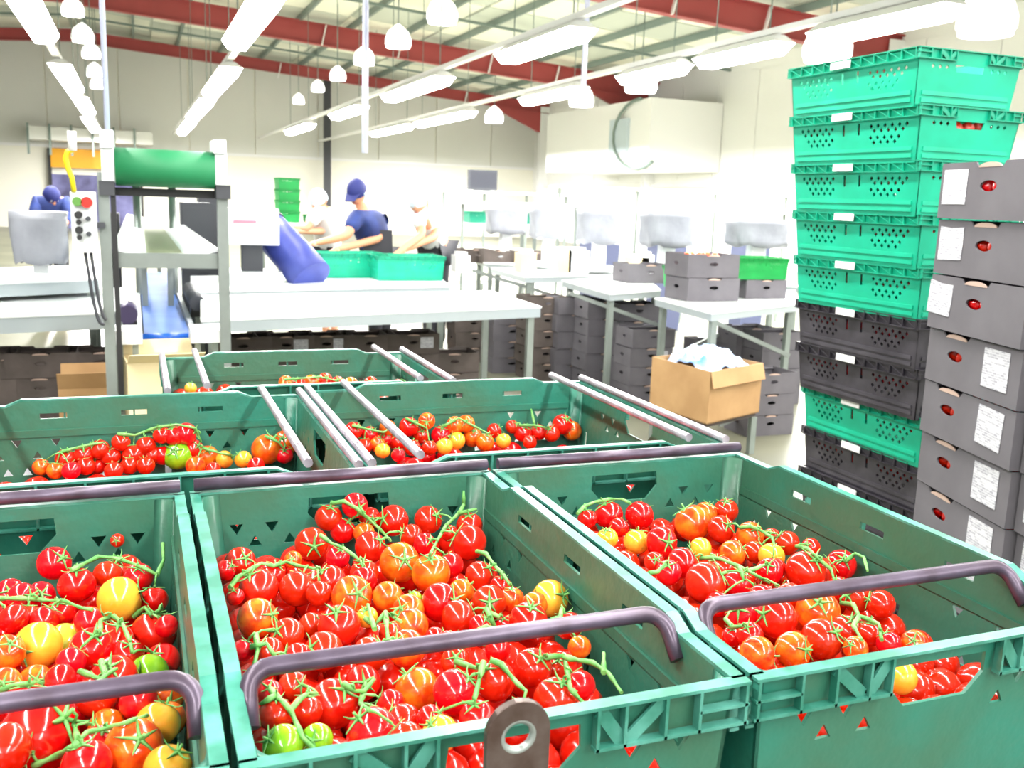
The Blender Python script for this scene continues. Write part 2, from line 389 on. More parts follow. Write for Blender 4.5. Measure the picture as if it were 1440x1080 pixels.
for nm, L in HB:
    for k, (px, py, r) in enumerate(L):
        zz = 4.7 if nm != 'right' else 4.2
        p = atz(px, py, zz)
        if p.y > 37: p = aty(px, py, 36.8-k*.3)
        R = r*Vector(p).length/F
        t = thing('high_bay_lamp', 'round high bay lamp, %s from the camera in the %s roof row' % (ORD[k], nm), 'light', p, group='round high bay lamps')
        f = R/.3
        b = MB(); b.lathe([(a_*f, (z_-.2)*f) for a_, z_ in [(.3, .0), (.3, .12), (.24, .28), (.1, .4), (.03, .45)]], n=18); b.build('shade', M_glow, t)
        b = MB(); b.lathe([(.27*f, -.27*f), (.28*f, -.2*f)], n=18); b.build('diffuser', M_lamp, t)
        b = MB(); b.tube([(0, 0, .2*f), (0, 0, roofz(p.x)-p.z+.22)], .012, 5); b.build('hanger', M_purlin, t)
# vertical service poles
for (px, yb, Y, r, lab) in [(152, 208, 7.4, .018, 'thin lilac service pole dropping to the green roller conveyor'), (513, 215, 11, .035, 'thin lilac service pole hanging behind the worker in the cap'), (820, 130, 13, .04, 'thin lilac service pole hanging in front of the red haunch')]:
    p = aty(px, yb, Y); b = MB(); b.tube([(0, 0, 0), (0, 0, roofz(p.x)-p.z+.22)], r, 8)
    o = b.build('service_pole', M_bluepole); o.location = p; tag(o, lab, 'pole', 'hanging service poles')

# ================================================================== CRATES
def tri(u, v, s, upw):
    h = s*.8
    return [(u-s/2, v), (u+s/2, v), (u, v+h)] if upw else [(u-s/2, v+h), (u, v), (u+s/2, v+h)]
def rect(u, v, w, h): return [(u-w/2, v-h/2), (u+w/2, v-h/2), (u+w/2, v+h/2), (u-w/2, v+h/2)]
def diamond(u, v, r): return [(u-r, v), (u, v-r), (u+r, v), (u, v+r)]
def crate_meshes(w, l, H, style, mb_, mr_):
    """w across (x), l along (y); origin at the centre of the base"""
    FL = .0095; th = .0035; step = .010 if style == 'bail' else 0.; dl = .095
    hx, hy = w/2-FL, l/2-FL; tap = .014
    def off(v): return tap*(H-v)/H
    def fy(s):  # end walls at y = s*hy ; u along x
        return lambda u, v, q: Vector((u*(1-off(v)/hx), s*(hy-off(v)-th+q), v))
    def fx(s):
        return lambda u, v, q: Vector((s*(hx-off(v)-th+q), u*(1-off(v)/hy), v))
    B = MB()
    et = H-step
    if style == 'bail':
        eh = [[(-.052, et-.014), (-.054, et-.034), (-.036, et-.054), (.036, et-.054), (.054, et-.034), (.052, et-.014)]]
        for s in (-1, 1):
            for k in range(4):
                u = s*(.078+k*.022)
                if abs(u) < hx-.03: eh.append(tri(u, et-.07 if k % 2 == 0 else et-.054, .017, k % 2 == 0))
        if hx > .22:
            for s in (-1, 1): eh += [rect(s*(hx-.05), et-.11, .01, .035)]
        sh = []
        L2 = hy-.05
        for k in (-.55, 0, .55): sh.append(rect(k*L2, H-.026, .042, .009))
        for k in (-.18, .18): sh.append(rect(k*L2*1.3, H-.118, .011, .042))
        for s in (-1, 1):
            for k in range(4):
                u = s*(hy-.065-k*.03)
                sh.append(tri(u, H-.098 if k % 2 == 0 else H-.078, .016, k % 2 == 0))
                if k < 3: sh.append(tri(u-s*.012, H-.125, .015, True))
        so = [(-hy, 0), (hy, 0), (hy, H-step), (hy-dl+.012, H-step), (hy-dl-.012, H), (-hy+dl+.012, H), (-hy+dl-.012, H-step), (-hy, H-step)]
    else:
        eh = [[(-.055, et-.036), (-.05, et-.056), (.05, et-.056), (.055, et-.036)]]
        for s in (-1, 1):
            for k in range(3): eh.append(diamond(s*(.085+k*.026), et-.045, .007))
        sh = []
        for s in (-1, 1):
            sh.append(rect(s*.035, H-.055, .01, .034))
            for k in range(6):
                sh.append(diamond(s*(.09+k*.03), H-.048, .0075)); 
                if k < 5: sh.append(diamond(s*(.105+k*.03), H-.062, .0075))
            for k in range(5):
                sh.append(diamond(s*(.09+k*.03), H-.082, .0075)); 
                if k < 4: sh.append(diamond(s*(.105+k*.03), H-.096, .0075))
        so = [(-hy, 0), (hy, 0), (hy, H), (-hy, H)]
    eo = [(-hx, 0), (hx, 0), (hx, et), (-hx, et)]
    for s in (-1, 1):
        B.panel(eo, eh, th, fy(s)); B.panel(so, sh, th, fx(s))
        # ledge bands pressed into the long walls, inside and outside
        for (v, q) in (((H-.055, -.003), (H-.16, -.003)) if style == 'bail' else ((H-.118, th), (.02, th))):
            o0 = off(v); X = s*(hx-o0-th+q)
            B.box(min(X, X+s*.003), max(X, X+s*.003), -hy+.03, hy-.03, v-.006, v+.006)
            if style != 'bail':
                Y = s*(hy-o0-th+q); B.box(-hx+.03, hx-.03, min(Y, Y+s*.003), max(Y, Y+s*.003), v-.006, v+.006)
    bx, by = hx-tap, hy-tap
    B.box(-bx, bx, -by, by, .002, .006)
    for i in (-1, 1):        # rounded corner posts
        for j in (-1, 1):
            R = .022; Z = et-.001
            def ring(z):
                o0 = off(z); cx, cyy = i*(hx-o0-th), j*(hy-o0-th)
                pts = [Vector((cx, cyy, z))]
                for t in np.linspace(0, PI/2, 5):
                    pts.append(Vector((cx-i*R*(1-math.sin(t)), cyy-j*R*(1-math.cos(t)), z)))
                return pts
            a, c = ring(.006), ring(Z); n = len(a)
            B.add(a+c, [tuple(range(n)), tuple(range(n, 2*n))]+[(k, (k+1) % n, n+(k+1) % n, n+k) for k in range(n)], True)
    body = B.mesh('crate_body', mb_)
    # ---- rim: two flanges with ribs between
    Rm = MB(); t2 = .0028; drop = .036 if style == 'bail' else .03
    W2, L2 = w/2-.001, l/2-.001
    for s in (-1, 1):
        ys = [-hy, -hy+dl-.012, -hy+dl+.012, hy-dl-.012, hy-dl+.012, hy] if step else [-hy, hy]
        zs = [H-step, H-step, H, H, H-step, H-step] if step else [H, H]
        for k in range(len(ys)-1):
            xi, xo = s*(hx-th), s*W2
            q = [Vector((xi, ys[k], zs[k])), Vector((xo, ys[k], zs[k])), Vector((xo, ys[k+1], zs[k+1])), Vector((xi, ys[k+1], zs[k+1]))]
            Rm.hexa(q, [p+Vector((0, 0, t2)) for p in q])
        Rm.box(min(s*hx, s*W2), max(s*hx, s*W2), -hy+.003, hy-.003, H-drop-.02*(step > 0), H-drop-.02*(step > 0)+t2)
        n = int(l/.055)
        for k in range(n+1):
            y = -hy+.006+(2*hy-.015)*k/n
            zt = H if (abs(y) < hy-dl-.012 or not step) else H-step
            Rm.box(min(s*hx, s*W2), max(s*hx, s*W2), y, y+.003, H-drop-.02*(step > 0), zt)
        # ends
        Rm.box(-W2, W2, min(s*(hy-th), s*L2), max(s*(hy-th), s*L2), H-step, H-step+t2)
        ye = (min(s*hy, s*L2), max(s*hy, s*L2)); zb = H-step-drop+.002
        for (a, c) in ((-W2, -.06), (.06, W2)): Rm.box(a, c, ye[0], ye[1], zb, zb+t2)
        for i in (-1, 1):
            us = [.062, .085, .12, W2-.045, W2-.003]
            for u in us:
                if u < W2: Rm.box(i*u-.0013, i*u+.0013, ye[0], ye[1], zb, H-step)
            Rm.box(min(i*(W2-.045), i*W2), max(i*(W2-.045), i*W2), ye[0], ye[1], zb+.016, zb+.0185)
            M1 = Rm
            M1.bar((i*.064, (ye[0]+ye[1])/2, H-step-.002), (i*.084, (ye[0]+ye[1])/2, zb+.003), .011, .0025, up=(0, 1, 0))
            M1.bar((i*.12, (ye[0]+ye[1])/2, H-step-.002), (i*.088, (ye[0]+ye[1])/2, zb+.003), .011, .0025, up=(0, 1, 0))
        if style != 'bail':   # lattice webs on long side rim
            for k in range(n):
                y = -hy+.004+(2*hy-.008)*k/n
                Rm.bar((s*(W2-.002), y, H-drop+.002), (s*(W2-.002), y+(2*hy-.008)/n, H), .002, .003, up=(1, 0, 0))
    rim = Rm.mesh('crate_rim', mr_)
    return body, rim
def bail_mesh(w, m_, rest):
    """steel arm across the crate, origin at crossing height; ends bend down to the pivots"""
    W2 = w/2-.016; r = .0075; R = .02
    pts = []
    dy, dz = (-.03, -.032)
    def end(s):
        c = Vector((s*(W2-R), 0, 0)); o = []
        for t in np.linspace(0, PI/2, 6):
            v = Vector((s*(W2-R+R*math.sin(t)), 0, 0)); dd = R*(1-math.cos(t)); L = math.hypot(dy, dz)
            o.append(v+Vector((0, dy/L*dd, dz/L*dd)))
        o.append(Vector((s*W2, dy, dz)))
        return o
    pts = list(reversed(end(-1)))+end(1)
    b = MB(); b.tube(pts, r, 10)
    return b.mesh('bail_arm', m_)
RIMZ = CAMZ-.359
HB_ = .235
# (x0, x1, y0, y1, axis, label)
CR = dict(
 c1=(-.350, .045, .578, 1.198, 'y', 'teal green bail arm crate of tomatoes cut by the left frame edge, front row'),
 c2=(.049, .441, .578, 1.198, 'y', 'teal green tomato crate in the middle of the front row, behind the steel eye plate'),
 c3=(.445, .847, .578, 1.198, 'y', 'teal green bail arm crate of tomatoes at the right end of the front row'),
 m1=(-.305, .277, 1.236, 1.760, 'x', 'teal green crate with light steel bail arms, left one of the second row'),
 m2=(.282, .862, 1.240, 1.785, 'x', 'teal green crate with light steel bail arms, right one of the second row'),
 r3=(.036, .588, 1.792, 2.205, 'x', 'teal green crate alone in the third row, furthest back of the tomato crates'))
for k, (x0, x1, y0, y1, ax, lab) in CR.items():
    w, l = (x1-x0, y1-y0) if ax == 'y' else (y1-y0, x1-x0)
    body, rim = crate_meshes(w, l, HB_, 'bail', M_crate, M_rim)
    t = thing('produce_crate', lab, 'crate', ((x0+x1)/2, (y0+y1)/2, RIMZ-HB_), 0 if ax == 'y' else PI/2, group='bail arm crates full of tomatoes')
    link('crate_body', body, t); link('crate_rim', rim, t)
    mm = M_bail if k[0] == 'c' else M_bail_l
    if k[0] == 'c':
        link('bail_arm', bail_mesh(w, mm, False), t, (0, -l/2+.115, HB_+.004))
        bb = MB(); bb.tube([(-w/2+.006, 0, 0), (w/2-.006, 0, 0)], .0078, 10)
        bb.build('bail_arm', mm, t).location = (0, l/2-.009, HB_-.010+.0125)
    else:
        for s in (-1, 1):
            bb = MB(); bb.tube([(-w/2+.004, 0, 0), (w/2-.004, 0, 0)], .0065, 10); me_ = bb.mesh('bail_arm', mm)
            link('bail_arm', me_, t, (0, s*(l/2-.075), HB_+.0065)); link('bail_arm', me_, t, (0, s*(l/2-.007), HB_-.010+.0095))
# trolley under the crates
t = thing('crate_trolley', 'steel trolley under the six green tomato crates with an upright eye plate in front', 'trolley', (.25, 1.35, 0))
b = MB(); dz = RIMZ-HB_
b.box(-.62, .63, -.80, .88, dz-.03, dz-.001); b.build('deck', M_dgrey, t)
for i in (-.58, .59):
    for j in (-.76, .84):
        b = MB(); b.box(i-.02, i+.02, j-.02, j+.02, .0, dz-.03); b.build('leg', M_leg, t)
b = MB(); b.box(-.58, .59, -.77, -.74, .3, .34); b.box(-.58, .59, .82, .85, .3, .34); b.box(-.58, -.55, -.76, .84, .3, .34); b.box(.56, .59, -.76, .84, .3, .34); b.build('brace_frame', M_leg, t)
P = aty(725, 1030, .538); sc_ = Vector((P.x, P.y, P.z-CAMZ)).length/F
hw = 45*sc_; ty = 50*sc_; rr = 24*sc_
out = [(-hw, -.22), (hw, -.22), (hw, ty-hw)]+[(hw*math.cos(a), ty-hw+hw*math.sin(a)) for a in np.linspace(.15, PI-.15, 14)]+[(-hw, ty-hw)]
hole = [(rr*math.cos(a), rr*.95*math.sin(a)) for a in np.linspace(0, 2*PI, 25)[:-1]]
b = MB(); b.panel(out, [hole], .006, lambda u, v, w_: Vector((u, -w_, v)))
o = b.build('eye_plate', M_eye, t); o['label'] = 'worn brown steel plate with a round hole'; o.location = P-Vector(t.location)
bv = o.modifiers.new('bevel', 'BEVEL'); bv.width = .0012; bv.segments = 2; bv.limit_method = 'ANGLE'
b = MB(); b.tube([(rr*math.cos(a), -.003, rr*.95*math.sin(a)) for a in np.linspace(0, 2*PI, 25)], .0032, 6, caps=False); o2 = b.build('eyelet', M_steel, t); o2.location = P-Vector(t.location)
b = MB(); b.box(P.x-.25-.018, P.x-.25+.018, P.y-1.35-.02, -.8, P.z-.25, P.z-.2); b.build('bracket', M_leg, t)

# ================================================================== TOMATOES
def tomato_mesh(material, lobes=0.03, tall=1.0, n=22, m=14, name='tomato'):
    b = MB(); vs = [(0, 0, .80*tall)]; fs = []
    for i in range(1, m):
        th_ = PI*i/m; r = math.sin(th_); z = math.cos(th_)*tall
        if th_ < .7: z -= .16*math.exp(-(th_/.28)**2)*tall
        for j in range(n):
            a = 2*PI*j/n; q = r*(1+lobes*math.cos(5*a)*math.exp(-(th_/1.0)**2))
            vs.append((q*math.cos(a), q*math.sin(a), z*.94))
    vs.append((0, 0, -.93*tall)); L = len(vs)-1
    for j in range(n): fs.append((0, 1+j, 1+(j+1) % n))
    for i in range(m-2):
        for j in range(n):
            a = 1+i*n+j; c = 1+i*n+(j+1) % n; fs.append((a, a+n, c+n, c))
    for j in range(n): fs.append((L, 1+(m-2)*n+(j+1) % n, 1+(m-2)*n+j))
    b.add(vs, fs, True); return b.mesh(name, material, fix=False)
def calyx_mesh():
    b = MB()
    for k in range(5):
        a = 2*PI*k/5+.2; L = 1.0+.15*((k*37) % 3); seg = 4; d = Vector((math.cos(a), math.sin(a), 0)); s = Vector((-math.sin(a), math.cos(a), 0))
        pts = []
        for i in range(seg+1):
            t_ = i/seg; r = .66*L*t_; z = .84+.02-.08*t_*t_+(.26*t_**3 if k % 2 else .05*t_)
            wd = .095*(1-t_)**.7+.008
            c = d*r+Vector((0, 0, z)); pts.append((c-s*wd, c+s*wd, c+Vector((0, 0, .05))))
        vs = [p for q in pts for p in q]; fs = []
        for i in range(seg):
            a0 = 3*i; fs += [(a0, a0+3, a0+5, a0+2), (a0+2, a0+5, a0+4, a0+1), (a0+1, a0+4, a0+3, a0)]
        b.add(vs, fs, True)
    b.tube([(0, 0, .8), (.02, 0, 1.0), (.06, .02, 1.2)], [.07, .055, .06], 6)
    return b.mesh('calyx', M_stem)
TM = {'R': tomato_mesh(M_red), 'O': tomato_mesh(M_orange, .03, 1.04), 'Y': tomato_mesh(M_yellow, .02, 1.0), 'G': tomato_mesh(M_green, .02), 'g': tomato_mesh(M_pale, .02)}
CAL = calyx_mesh()
CN = {'R': 'red', 'O': 'orange', 'Y': 'yellow', 'G': 'green', 'g': 'pale green'}
D = {}
D['c1'] = dict(z=-.425, t='76,792,21R 108,823,23R 176,803,22R 151,808,18R 195,812,19R 168,843,29YL 126,875,20R 217,844,18R 216,890,29R 54,908,29YL 91,905,25gL 128,912,27R 160,903,26R 243,928,23R 209,949,26GL 160,955,30R 135,980,26R 9,918,22O 14,834,18R 31,840,18R 57,838,18R 19,870,18R 38,868,16R 62,872,18R 85,862,18R 85,957,20R 6,962,20O 50,958,20O 38,990,26R 75,988,22R 235,980,24OL 248,1010,22OL 222,1018,28YL 188,1052,36OL 254,1078,30YL 55,1035,46R 5,1055,32R 138,1050,26R 150,1022,22O 122,1075,30R 165,760,9R 100,930,18R 180,920,20R 195,985,24R 100,1010,24R 240,880,15R'.split(),
 s=[('curving top vine of red tomatoes under the upright stalk, left crate', [(100, 802), (118, 793), (138, 783), (160, 784), (185, 792), (205, 800), (221, 808)], [(221, 808), (230, 788), (229, 764)]),
    ('vine of small red tomatoes lying flat at the left frame edge, left crate', [(-8, 842), (30, 841), (60, 844), (90, 845), (115, 855), (130, 857)]),
    ('vine with a thick arched stalk over two red tomatoes, left crate', [(140, 892), (141, 872), (160, 866), (172, 876), (183, 903), (186, 918)]),
    ('vine with a spidery stalk in the middle of the left crate', [(112, 944), (142, 955), (150, 948), (165, 940)], [(142, 928), (148, 952), (118, 974), (96, 986)]),
    ('vine with orange and red tomatoes just above the bail arm, left crate', [(-5, 973), (20, 963), (52, 960), (70, 972), (90, 984)]),
    ('vine with a long branching stalk below the bail arm, left crate', [(45, 1078), (82, 1062), (106, 1047), (122, 1030), (150, 1024), (178, 1016), (207, 1006)], [(110, 1043), (106, 1025), (103, 1018)]),
    ('short vine end beside the crate wall, right of the arched stalk', [(187, 868), (204, 854), (213, 866), (228, 856)])])
D['c2'] = dict(z=-.42, t='462,728,19R 499,711,18R 482,746,18R 553,732,22R 520,728,15R 438,765,23RL 512,750,15O 521,769,22R 475,784,16R 338,791,21R 316,802,14R 364,828,27R 382,810,18R 418,828,25R 412,787,12O 464,817,22R 449,835,18R 512,806,20R 495,838,28O 512,815,18R 562,791,28OL 545,839,21OL 331,839,12R 362,870,27OL 404,893,23R 378,917,20R 418,925,20R 455,916,27R 438,880,18R 477,880,29RL 520,920,24R 572,912,26O 574,858,22O 549,890,16R 516,868,15YL 587,970,30OL 468,990,34R 430,1000,22R 412,965,20R 388,1005,23R 378,975,18R 398,1048,27GL 446,1040,21GL 523,1030,34RL 566,1018,27R 549,990,20R 602,731,20R 578,754,17R 597,765,16R 632,750,12R 660,739,19R 660,763,25R 606,806,27O 634,795,18R 675,810,21R 704,824,15R 619,847,27R 649,832,18O 688,847,24R 719,843,18O 645,869,25R 578,880,24O 582,843,12GL 752,850,18OL 795,839,26YL 743,873,27RL 675,880,16R 712,880,15R 800,880,20R 815,910,16O 612,898,16R 630,905,18R 640,973,31R 697,958,28R 749,939,27R 779,940,20R 815,965,22R 782,984,31R 671,1010,25R 619,1032,25YL 606,1012,20R 571,1040,24R 510,960,24R 350,960,16R 640,930,20R 700,915,18R 340,915,15R 730,1010,24R'.split(),
 s=[('vine hanging over the top of the heap at the back wall opening, middle crate', [(467, 708), (484, 705), (500, 714), (520, 731), (535, 745), (549, 760)]),
    ('second vine from the back, with a knotted stalk running down right, middle crate', [(450, 752), (466, 764), (482, 770), (496, 780), (506, 788)]),
    ('arched vine over big red tomatoes at the left wall, middle crate', [(323, 826), (334, 812), (350, 802), (368, 792), (385, 796), (402, 790), (420, 796), (446, 800)]),
    ('vine with a long straight stalk at the back right, middle crate', [(652, 710), (645, 722), (627, 739), (614, 762), (604, 781)], [(652, 712), (652, 690)], [(645, 722), (670, 716)]),
    ('vine with a bare hooked stalk near the right wall, middle crate', [(670, 775), (684, 779), (697, 797), (708, 808), (717, 823)]),
    ('vine with a star of thin stalks in the centre of the middle crate', [(512, 868), (527, 880), (542, 861), (564, 874)], [(527, 885), (520, 862), (517, 850)], [(542, 861), (546, 905)]),
    ('vine with a long branching stalk in the front left corner, middle crate', [(380, 969), (395, 984), (409, 999), (417, 1018), (425, 1036), (446, 1058)], [(409, 998), (420, 985), (434, 974), (446, 976)], [(388, 978), (366, 990)]),
    ('vine with a dark tangle of stalks by the left wall, middle crate', [(360, 892), (362, 915), (357, 938)], [(352, 910), (375, 905), (388, 925)]),
    ('vine with pale knotted stalks above the bail arm, middle crate', [(684, 856), (690, 870), (697, 884), (712, 895)], [(664, 892), (684, 880), (697, 884)], [(690, 862), (703, 868)]),
    ('small vine beside the yellow tomato at the right wall, middle crate', [(775, 872), (788, 868), (797, 884)], [(788, 868), (790, 856)]),
    ('vine with a straight bright stalk below the bail arm, middle crate', [(640, 930), (655, 935), (671, 940), (678, 934)], [(680, 930), (674, 955), (667, 986)]),
    ('vine with a slanting stalk right of the straight one, middle crate', [(690, 928), (705, 934), (716, 948), (728, 962), (740, 972)]),
    ('vine with stalks looping over red tomatoes in the right part of the middle crate', [(768, 924), (793, 922), (798, 945), (802, 969), (827, 996)], [(793, 924), (812, 928), (834, 932), (856, 947), (866, 962), (874, 974)], [(849, 946), (849, 918)]),
    ('vine with thin crossed stalks at the bottom of the middle crate', [(482, 960), (498, 972), (512, 972), (527, 954)], [(512, 972), (506, 990), (520, 999)])])
D['c3'] = dict(z=-.425, t='826,730,14R 856,724,20R 899,725,20RL 870,742,14R 854,757,15YL 895,762,18YL 930,762,22RL 974,735,25OL 992,722,16O 1021,718,17R 1014,744,19R 1055,753,19O 985,772,16YL 1030,778,18O 1085,782,18YL 1062,776,16R 960,792,22R 940,805,18R 992,820,29R 1015,800,18R 1037,822,20R 1082,803,18R 1107,764,17R 1133,803,27R 1155,803,19R 1183,794,20R 1089,800,16R 1047,862,26R 1093,870,27R 1150,860,29OL 1205,840,20R 1239,850,19RL 1054,893,18R 1065,920,24OL 1115,914,24OL 1155,899,27RL 1189,888,22R 1222,892,16R 1203,912,16OL 1286,905,17OL 1266,952,22YL 1070,840,18R 1110,840,20R 920,790,14R 1180,830,18R 1010,850,18R 1085,755,12R 1140,770,13R 1030,895,14R 1250,905,16R'.split(),
 s=[('arched vine of red tomatoes at the back left wall, right crate', [(812, 722), (822, 712), (836, 706), (855, 702), (875, 702), (887, 708)]),
    ('vine with a long branching stalk over the centre of the right crate', [(985, 785), (1000, 784), (1016, 787), (1040, 797), (1060, 807), (1082, 820)], [(1050, 803), (1062, 800), (1076, 794)], [(1040, 797), (1046, 816)]),
    ('vine reaching up to the triangular holes at the back right, right crate', [(1040, 742), (1055, 740), (1068, 745), (1086, 756), (1089, 768)]),
    ('vine with a drooping stalk over striped red tomatoes, right crate', [(1120, 768), (1136, 772), (1155, 789), (1168, 800), (1174, 818)]),
    ('vine with a curled stalk end by the right wall, right crate', [(1188, 790), (1203, 778), (1215, 784), (1220, 803)]),
    ('vine with a looping stalk below the bail arm, right crate', [(1183, 848), (1200, 850), (1208, 866), (1225, 872), (1236, 878), (1240, 900)], [(1208, 866), (1200, 880), (1212, 900)]),
    ('small vine against the left wall near the bail arm, right crate', [(912, 806), (925, 804), (936, 792)]),
    ('short vine in the front left corner of the right crate', [(1020, 870), (1030, 882), (1045, 880)])])
D['m1'] = dict(z=-.465, t='58,657,11O 92,645,13R 118,640,13R 140,632,13R 121,656,12R 156,642,13R 170,622,12R 188,640,15R 205,627,13R 228,612,12R 246,613,14R 262,610,15R 250,641,19GL 292,642,15O 316,646,12YL 342,646,12YL 375,632,21OL 402,620,15O 416,628,15O 230,640,14R 272,632,14R 100,662,12R 160,662,12R 78,662,11O 205,655,12R 215,640,13R 136,655,12R 182,655,12R 275,655,13O 300,660,10R 360,655,12R 400,640,12R'.split(),
 s=[('vine of small red tomatoes at the left of the second row left crate', [(85, 636), (105, 630), (128, 625), (145, 622)]),
    ('tallest vine of red tomatoes in the second row left crate', [(165, 610), (190, 612), (222, 600), (250, 597), (275, 602), (283, 622)]),
    ('vine of orange tomatoes right of the green one, second row left crate', [(285, 630), (305, 636), (325, 640)]),
    ('vine of orange tomatoes under the light bail arm, second row left crate', [(372, 613), (392, 622), (400, 632)])])
D['m2'] = dict(z=-.465, t='497,606,13R 520,611,12R 541,617,12R 512,628,12R 538,634,11Y 530,624,12O 575,600,14R 560,622,13R 600,592,12O 592,612,12R 620,612,14R 640,598,13O 655,596,13O 665,615,14O 682,622,13O 642,620,13YL 604,630,11R 580,630,12R 735,609,13R 757,608,12R 776,610,12R 791,597,15RL 815,605,14OL 708,620,11YL 500,640,12R 545,602,12O 625,628,12Y 695,606,11R 745,622,10R 720,600,10R 560,640,10R'.split(),
 s=[('vine of red tomatoes beside the left bail arm, second row right crate', [(495, 598), (515, 603), (540, 608), (550, 600)]),
    ('vine of red tomatoes between the bail arms, second row right crate', [(570, 588), (585, 595), (600, 602)]),
    ('vine of orange and red tomatoes near the black slots, second row right crate', [(622, 600), (645, 588), (668, 600), (688, 610)]),
    ('vine of red tomatoes under an upright green stalk, second row right crate', [(730, 598), (752, 598), (770, 602)], [(752, 598), (747, 575)])])
D['r3'] = dict(z=-.415, t='402,538,10O 420,542,11R 438,538,11O 457,535,11R 475,540,11R 493,541,11O 440,550,9R 460,552,9R 395,548,8O 412,554,8R 522,540,11R 508,546,10R 560,541,8R 575,545,7O 545,548,8R 268,546,8Y'.split(),
 s=[('vine of pale red tomatoes at the middle of the third row crate', [(400, 534), (425, 532), (450, 530), (475, 536)]),
    ('vine of red tomatoes at the right of the third row crate', [(510, 538), (540, 540), (566, 535)])])
CNAME = {'c1': 'left front crate', 'c2': 'middle front crate', 'c3': 'right front crate', 'm1': 'second row left crate', 'm2': 'second row right crate', 'r3': 'third row crate'}
LOOSE = {  # pixel -> label
 ('c1', 168, 843): 'plump yellow orange tomato high on the heap, under the top vine of the left crate',
 ('c1', 54, 908): 'large amber tomato touching the pale green one at the left of the left crate',
 ('c1', 91, 905): 'pale green tomato half behind the large amber one, left crate',
 ('c1', 209, 949): 'bright green tomato above the bail arm end, left crate',
 ('c1', 235, 980): 'orange tomato peeping out behind the bail arm, left crate',
 ('c1', 248, 1010): 'orange tomato under the bail arm against the right wall, left crate',
 ('c1', 222, 1018): 'yellow tomato just below the bail arm, left crate',
 ('c1', 188, 1052): 'biggest orange tomato at the bottom of the left crate',
 ('c1', 254, 1078): 'yellow tomato cut by the bottom frame edge, left crate',
 ('c2', 438, 765): 'round red tomato at the upper left of the heap, middle crate',
 ('c2', 562, 791): 'large orange tomato below the back vines, middle crate',
 ('c2', 545, 839): 'small orange tomato left of the tiny green one, middle crate',
 ('c2', 362, 870): 'orange tomato against the left wall of the middle crate',
 ('c2', 477, 880): 'large glossy red tomato in the centre left of the middle crate',
 ('c2', 516, 868): 'small yellow tomato behind the star of thin stalks, middle crate',
 ('c2', 587, 970): 'large orange tomato right below the bail arm, middle crate',
 ('c2', 398, 1048): 'yellow green tomato in the front left corner of the middle crate',
 ('c2', 446, 1040): 'dark green tomato behind the stalk in the front left corner, middle crate',
 ('c2', 523, 1030): 'big red tomato at the front rim of the middle crate',
 ('c2', 582, 843): 'tiny green tomato between two orange ones, middle crate',
 ('c2', 752, 850): 'small orange tomato left of the yellow one at the right wall, middle crate',
 ('c2', 795, 839): 'yellow green shouldered tomato leaning on the right wall, middle crate',
 ('c2', 743, 873): 'large red tomato just above the bail arm at the right, middle crate',
 ('c2', 619, 1032): 'yellow orange tomato at the front rim left of the eye plate, middle crate',
 ('c3', 899, 725): 'red tomato right of the arched back vine, right crate',
 ('c3', 854, 757): 'yellow tomato touching the left wall, right crate',
 ('c3', 895, 762): 'yellow green tomato left of a big red one, right crate',
 ('c3', 930, 762): 'big red tomato right of the yellow green one, right crate',
 ('c3', 974, 735): 'large orange tomato at the back of the right crate',
 ('c3', 985, 772): 'pale yellow tomato in front of the large orange one, right crate',
 ('c3', 1085, 782): 'pale yellow tomato amid stalks right of centre, right crate',
 ('c3', 1150, 860): 'wide orange tomato just below the bail arm, right crate',
 ('c3', 1239, 850): 'red tomato below the bail arm nearest the right wall, right crate',
 ('c3', 1065, 920): 'yellow orange tomato in the front left corner of the right crate',
 ('c3', 1115, 914): 'orange red tomato second from the front left corner, right crate',
 ('c3', 1155, 899): 'large red tomato at the front rim, centre of the right crate',
 ('c3', 1203, 912): 'half hidden orange tomato at the front rim under the looping stalk, right crate',
 ('c3', 1286, 905): 'orange tomato top showing alone above the front rim, right crate',
 ('c3', 1266, 952): 'yellow tomato seen through the front hand hole of the right crate',
 ('m1', 250, 641): 'bright green tomato at the front of the second row left crate',
 ('m1', 316, 646): 'small yellow tomato, left of a pair, second row left crate',
 ('m1', 342, 646): 'small yellow tomato, right of a pair, second row left crate',
 ('m1', 375, 632): 'large orange tomato under the bail arm, second row left crate',
 ('m2', 642, 620): 'yellow tomato at the front, second row right crate',
 ('m2', 791, 597): 'red tomato on top of the right group, second row right crate',
 ('m2', 815, 605): 'orange tomato furthest right in the second row right crate',
 ('m2', 708, 620): 'small pale yellow tomato between two groups, second row right crate'}
def orient(d):
    d = Vector(d).normalized(); q = d.to_track_quat('Z', 'Y'); return q
def parse(s):
    a = s.split(','); k = ''.join(ch for ch in a[2] if ch.isalpha()); r = float(''.join(ch for ch in a[2] if not ch.isalpha()))
    return int(a[0]), int(a[1]), r, k[0], len(k) > 1
n_t = 0
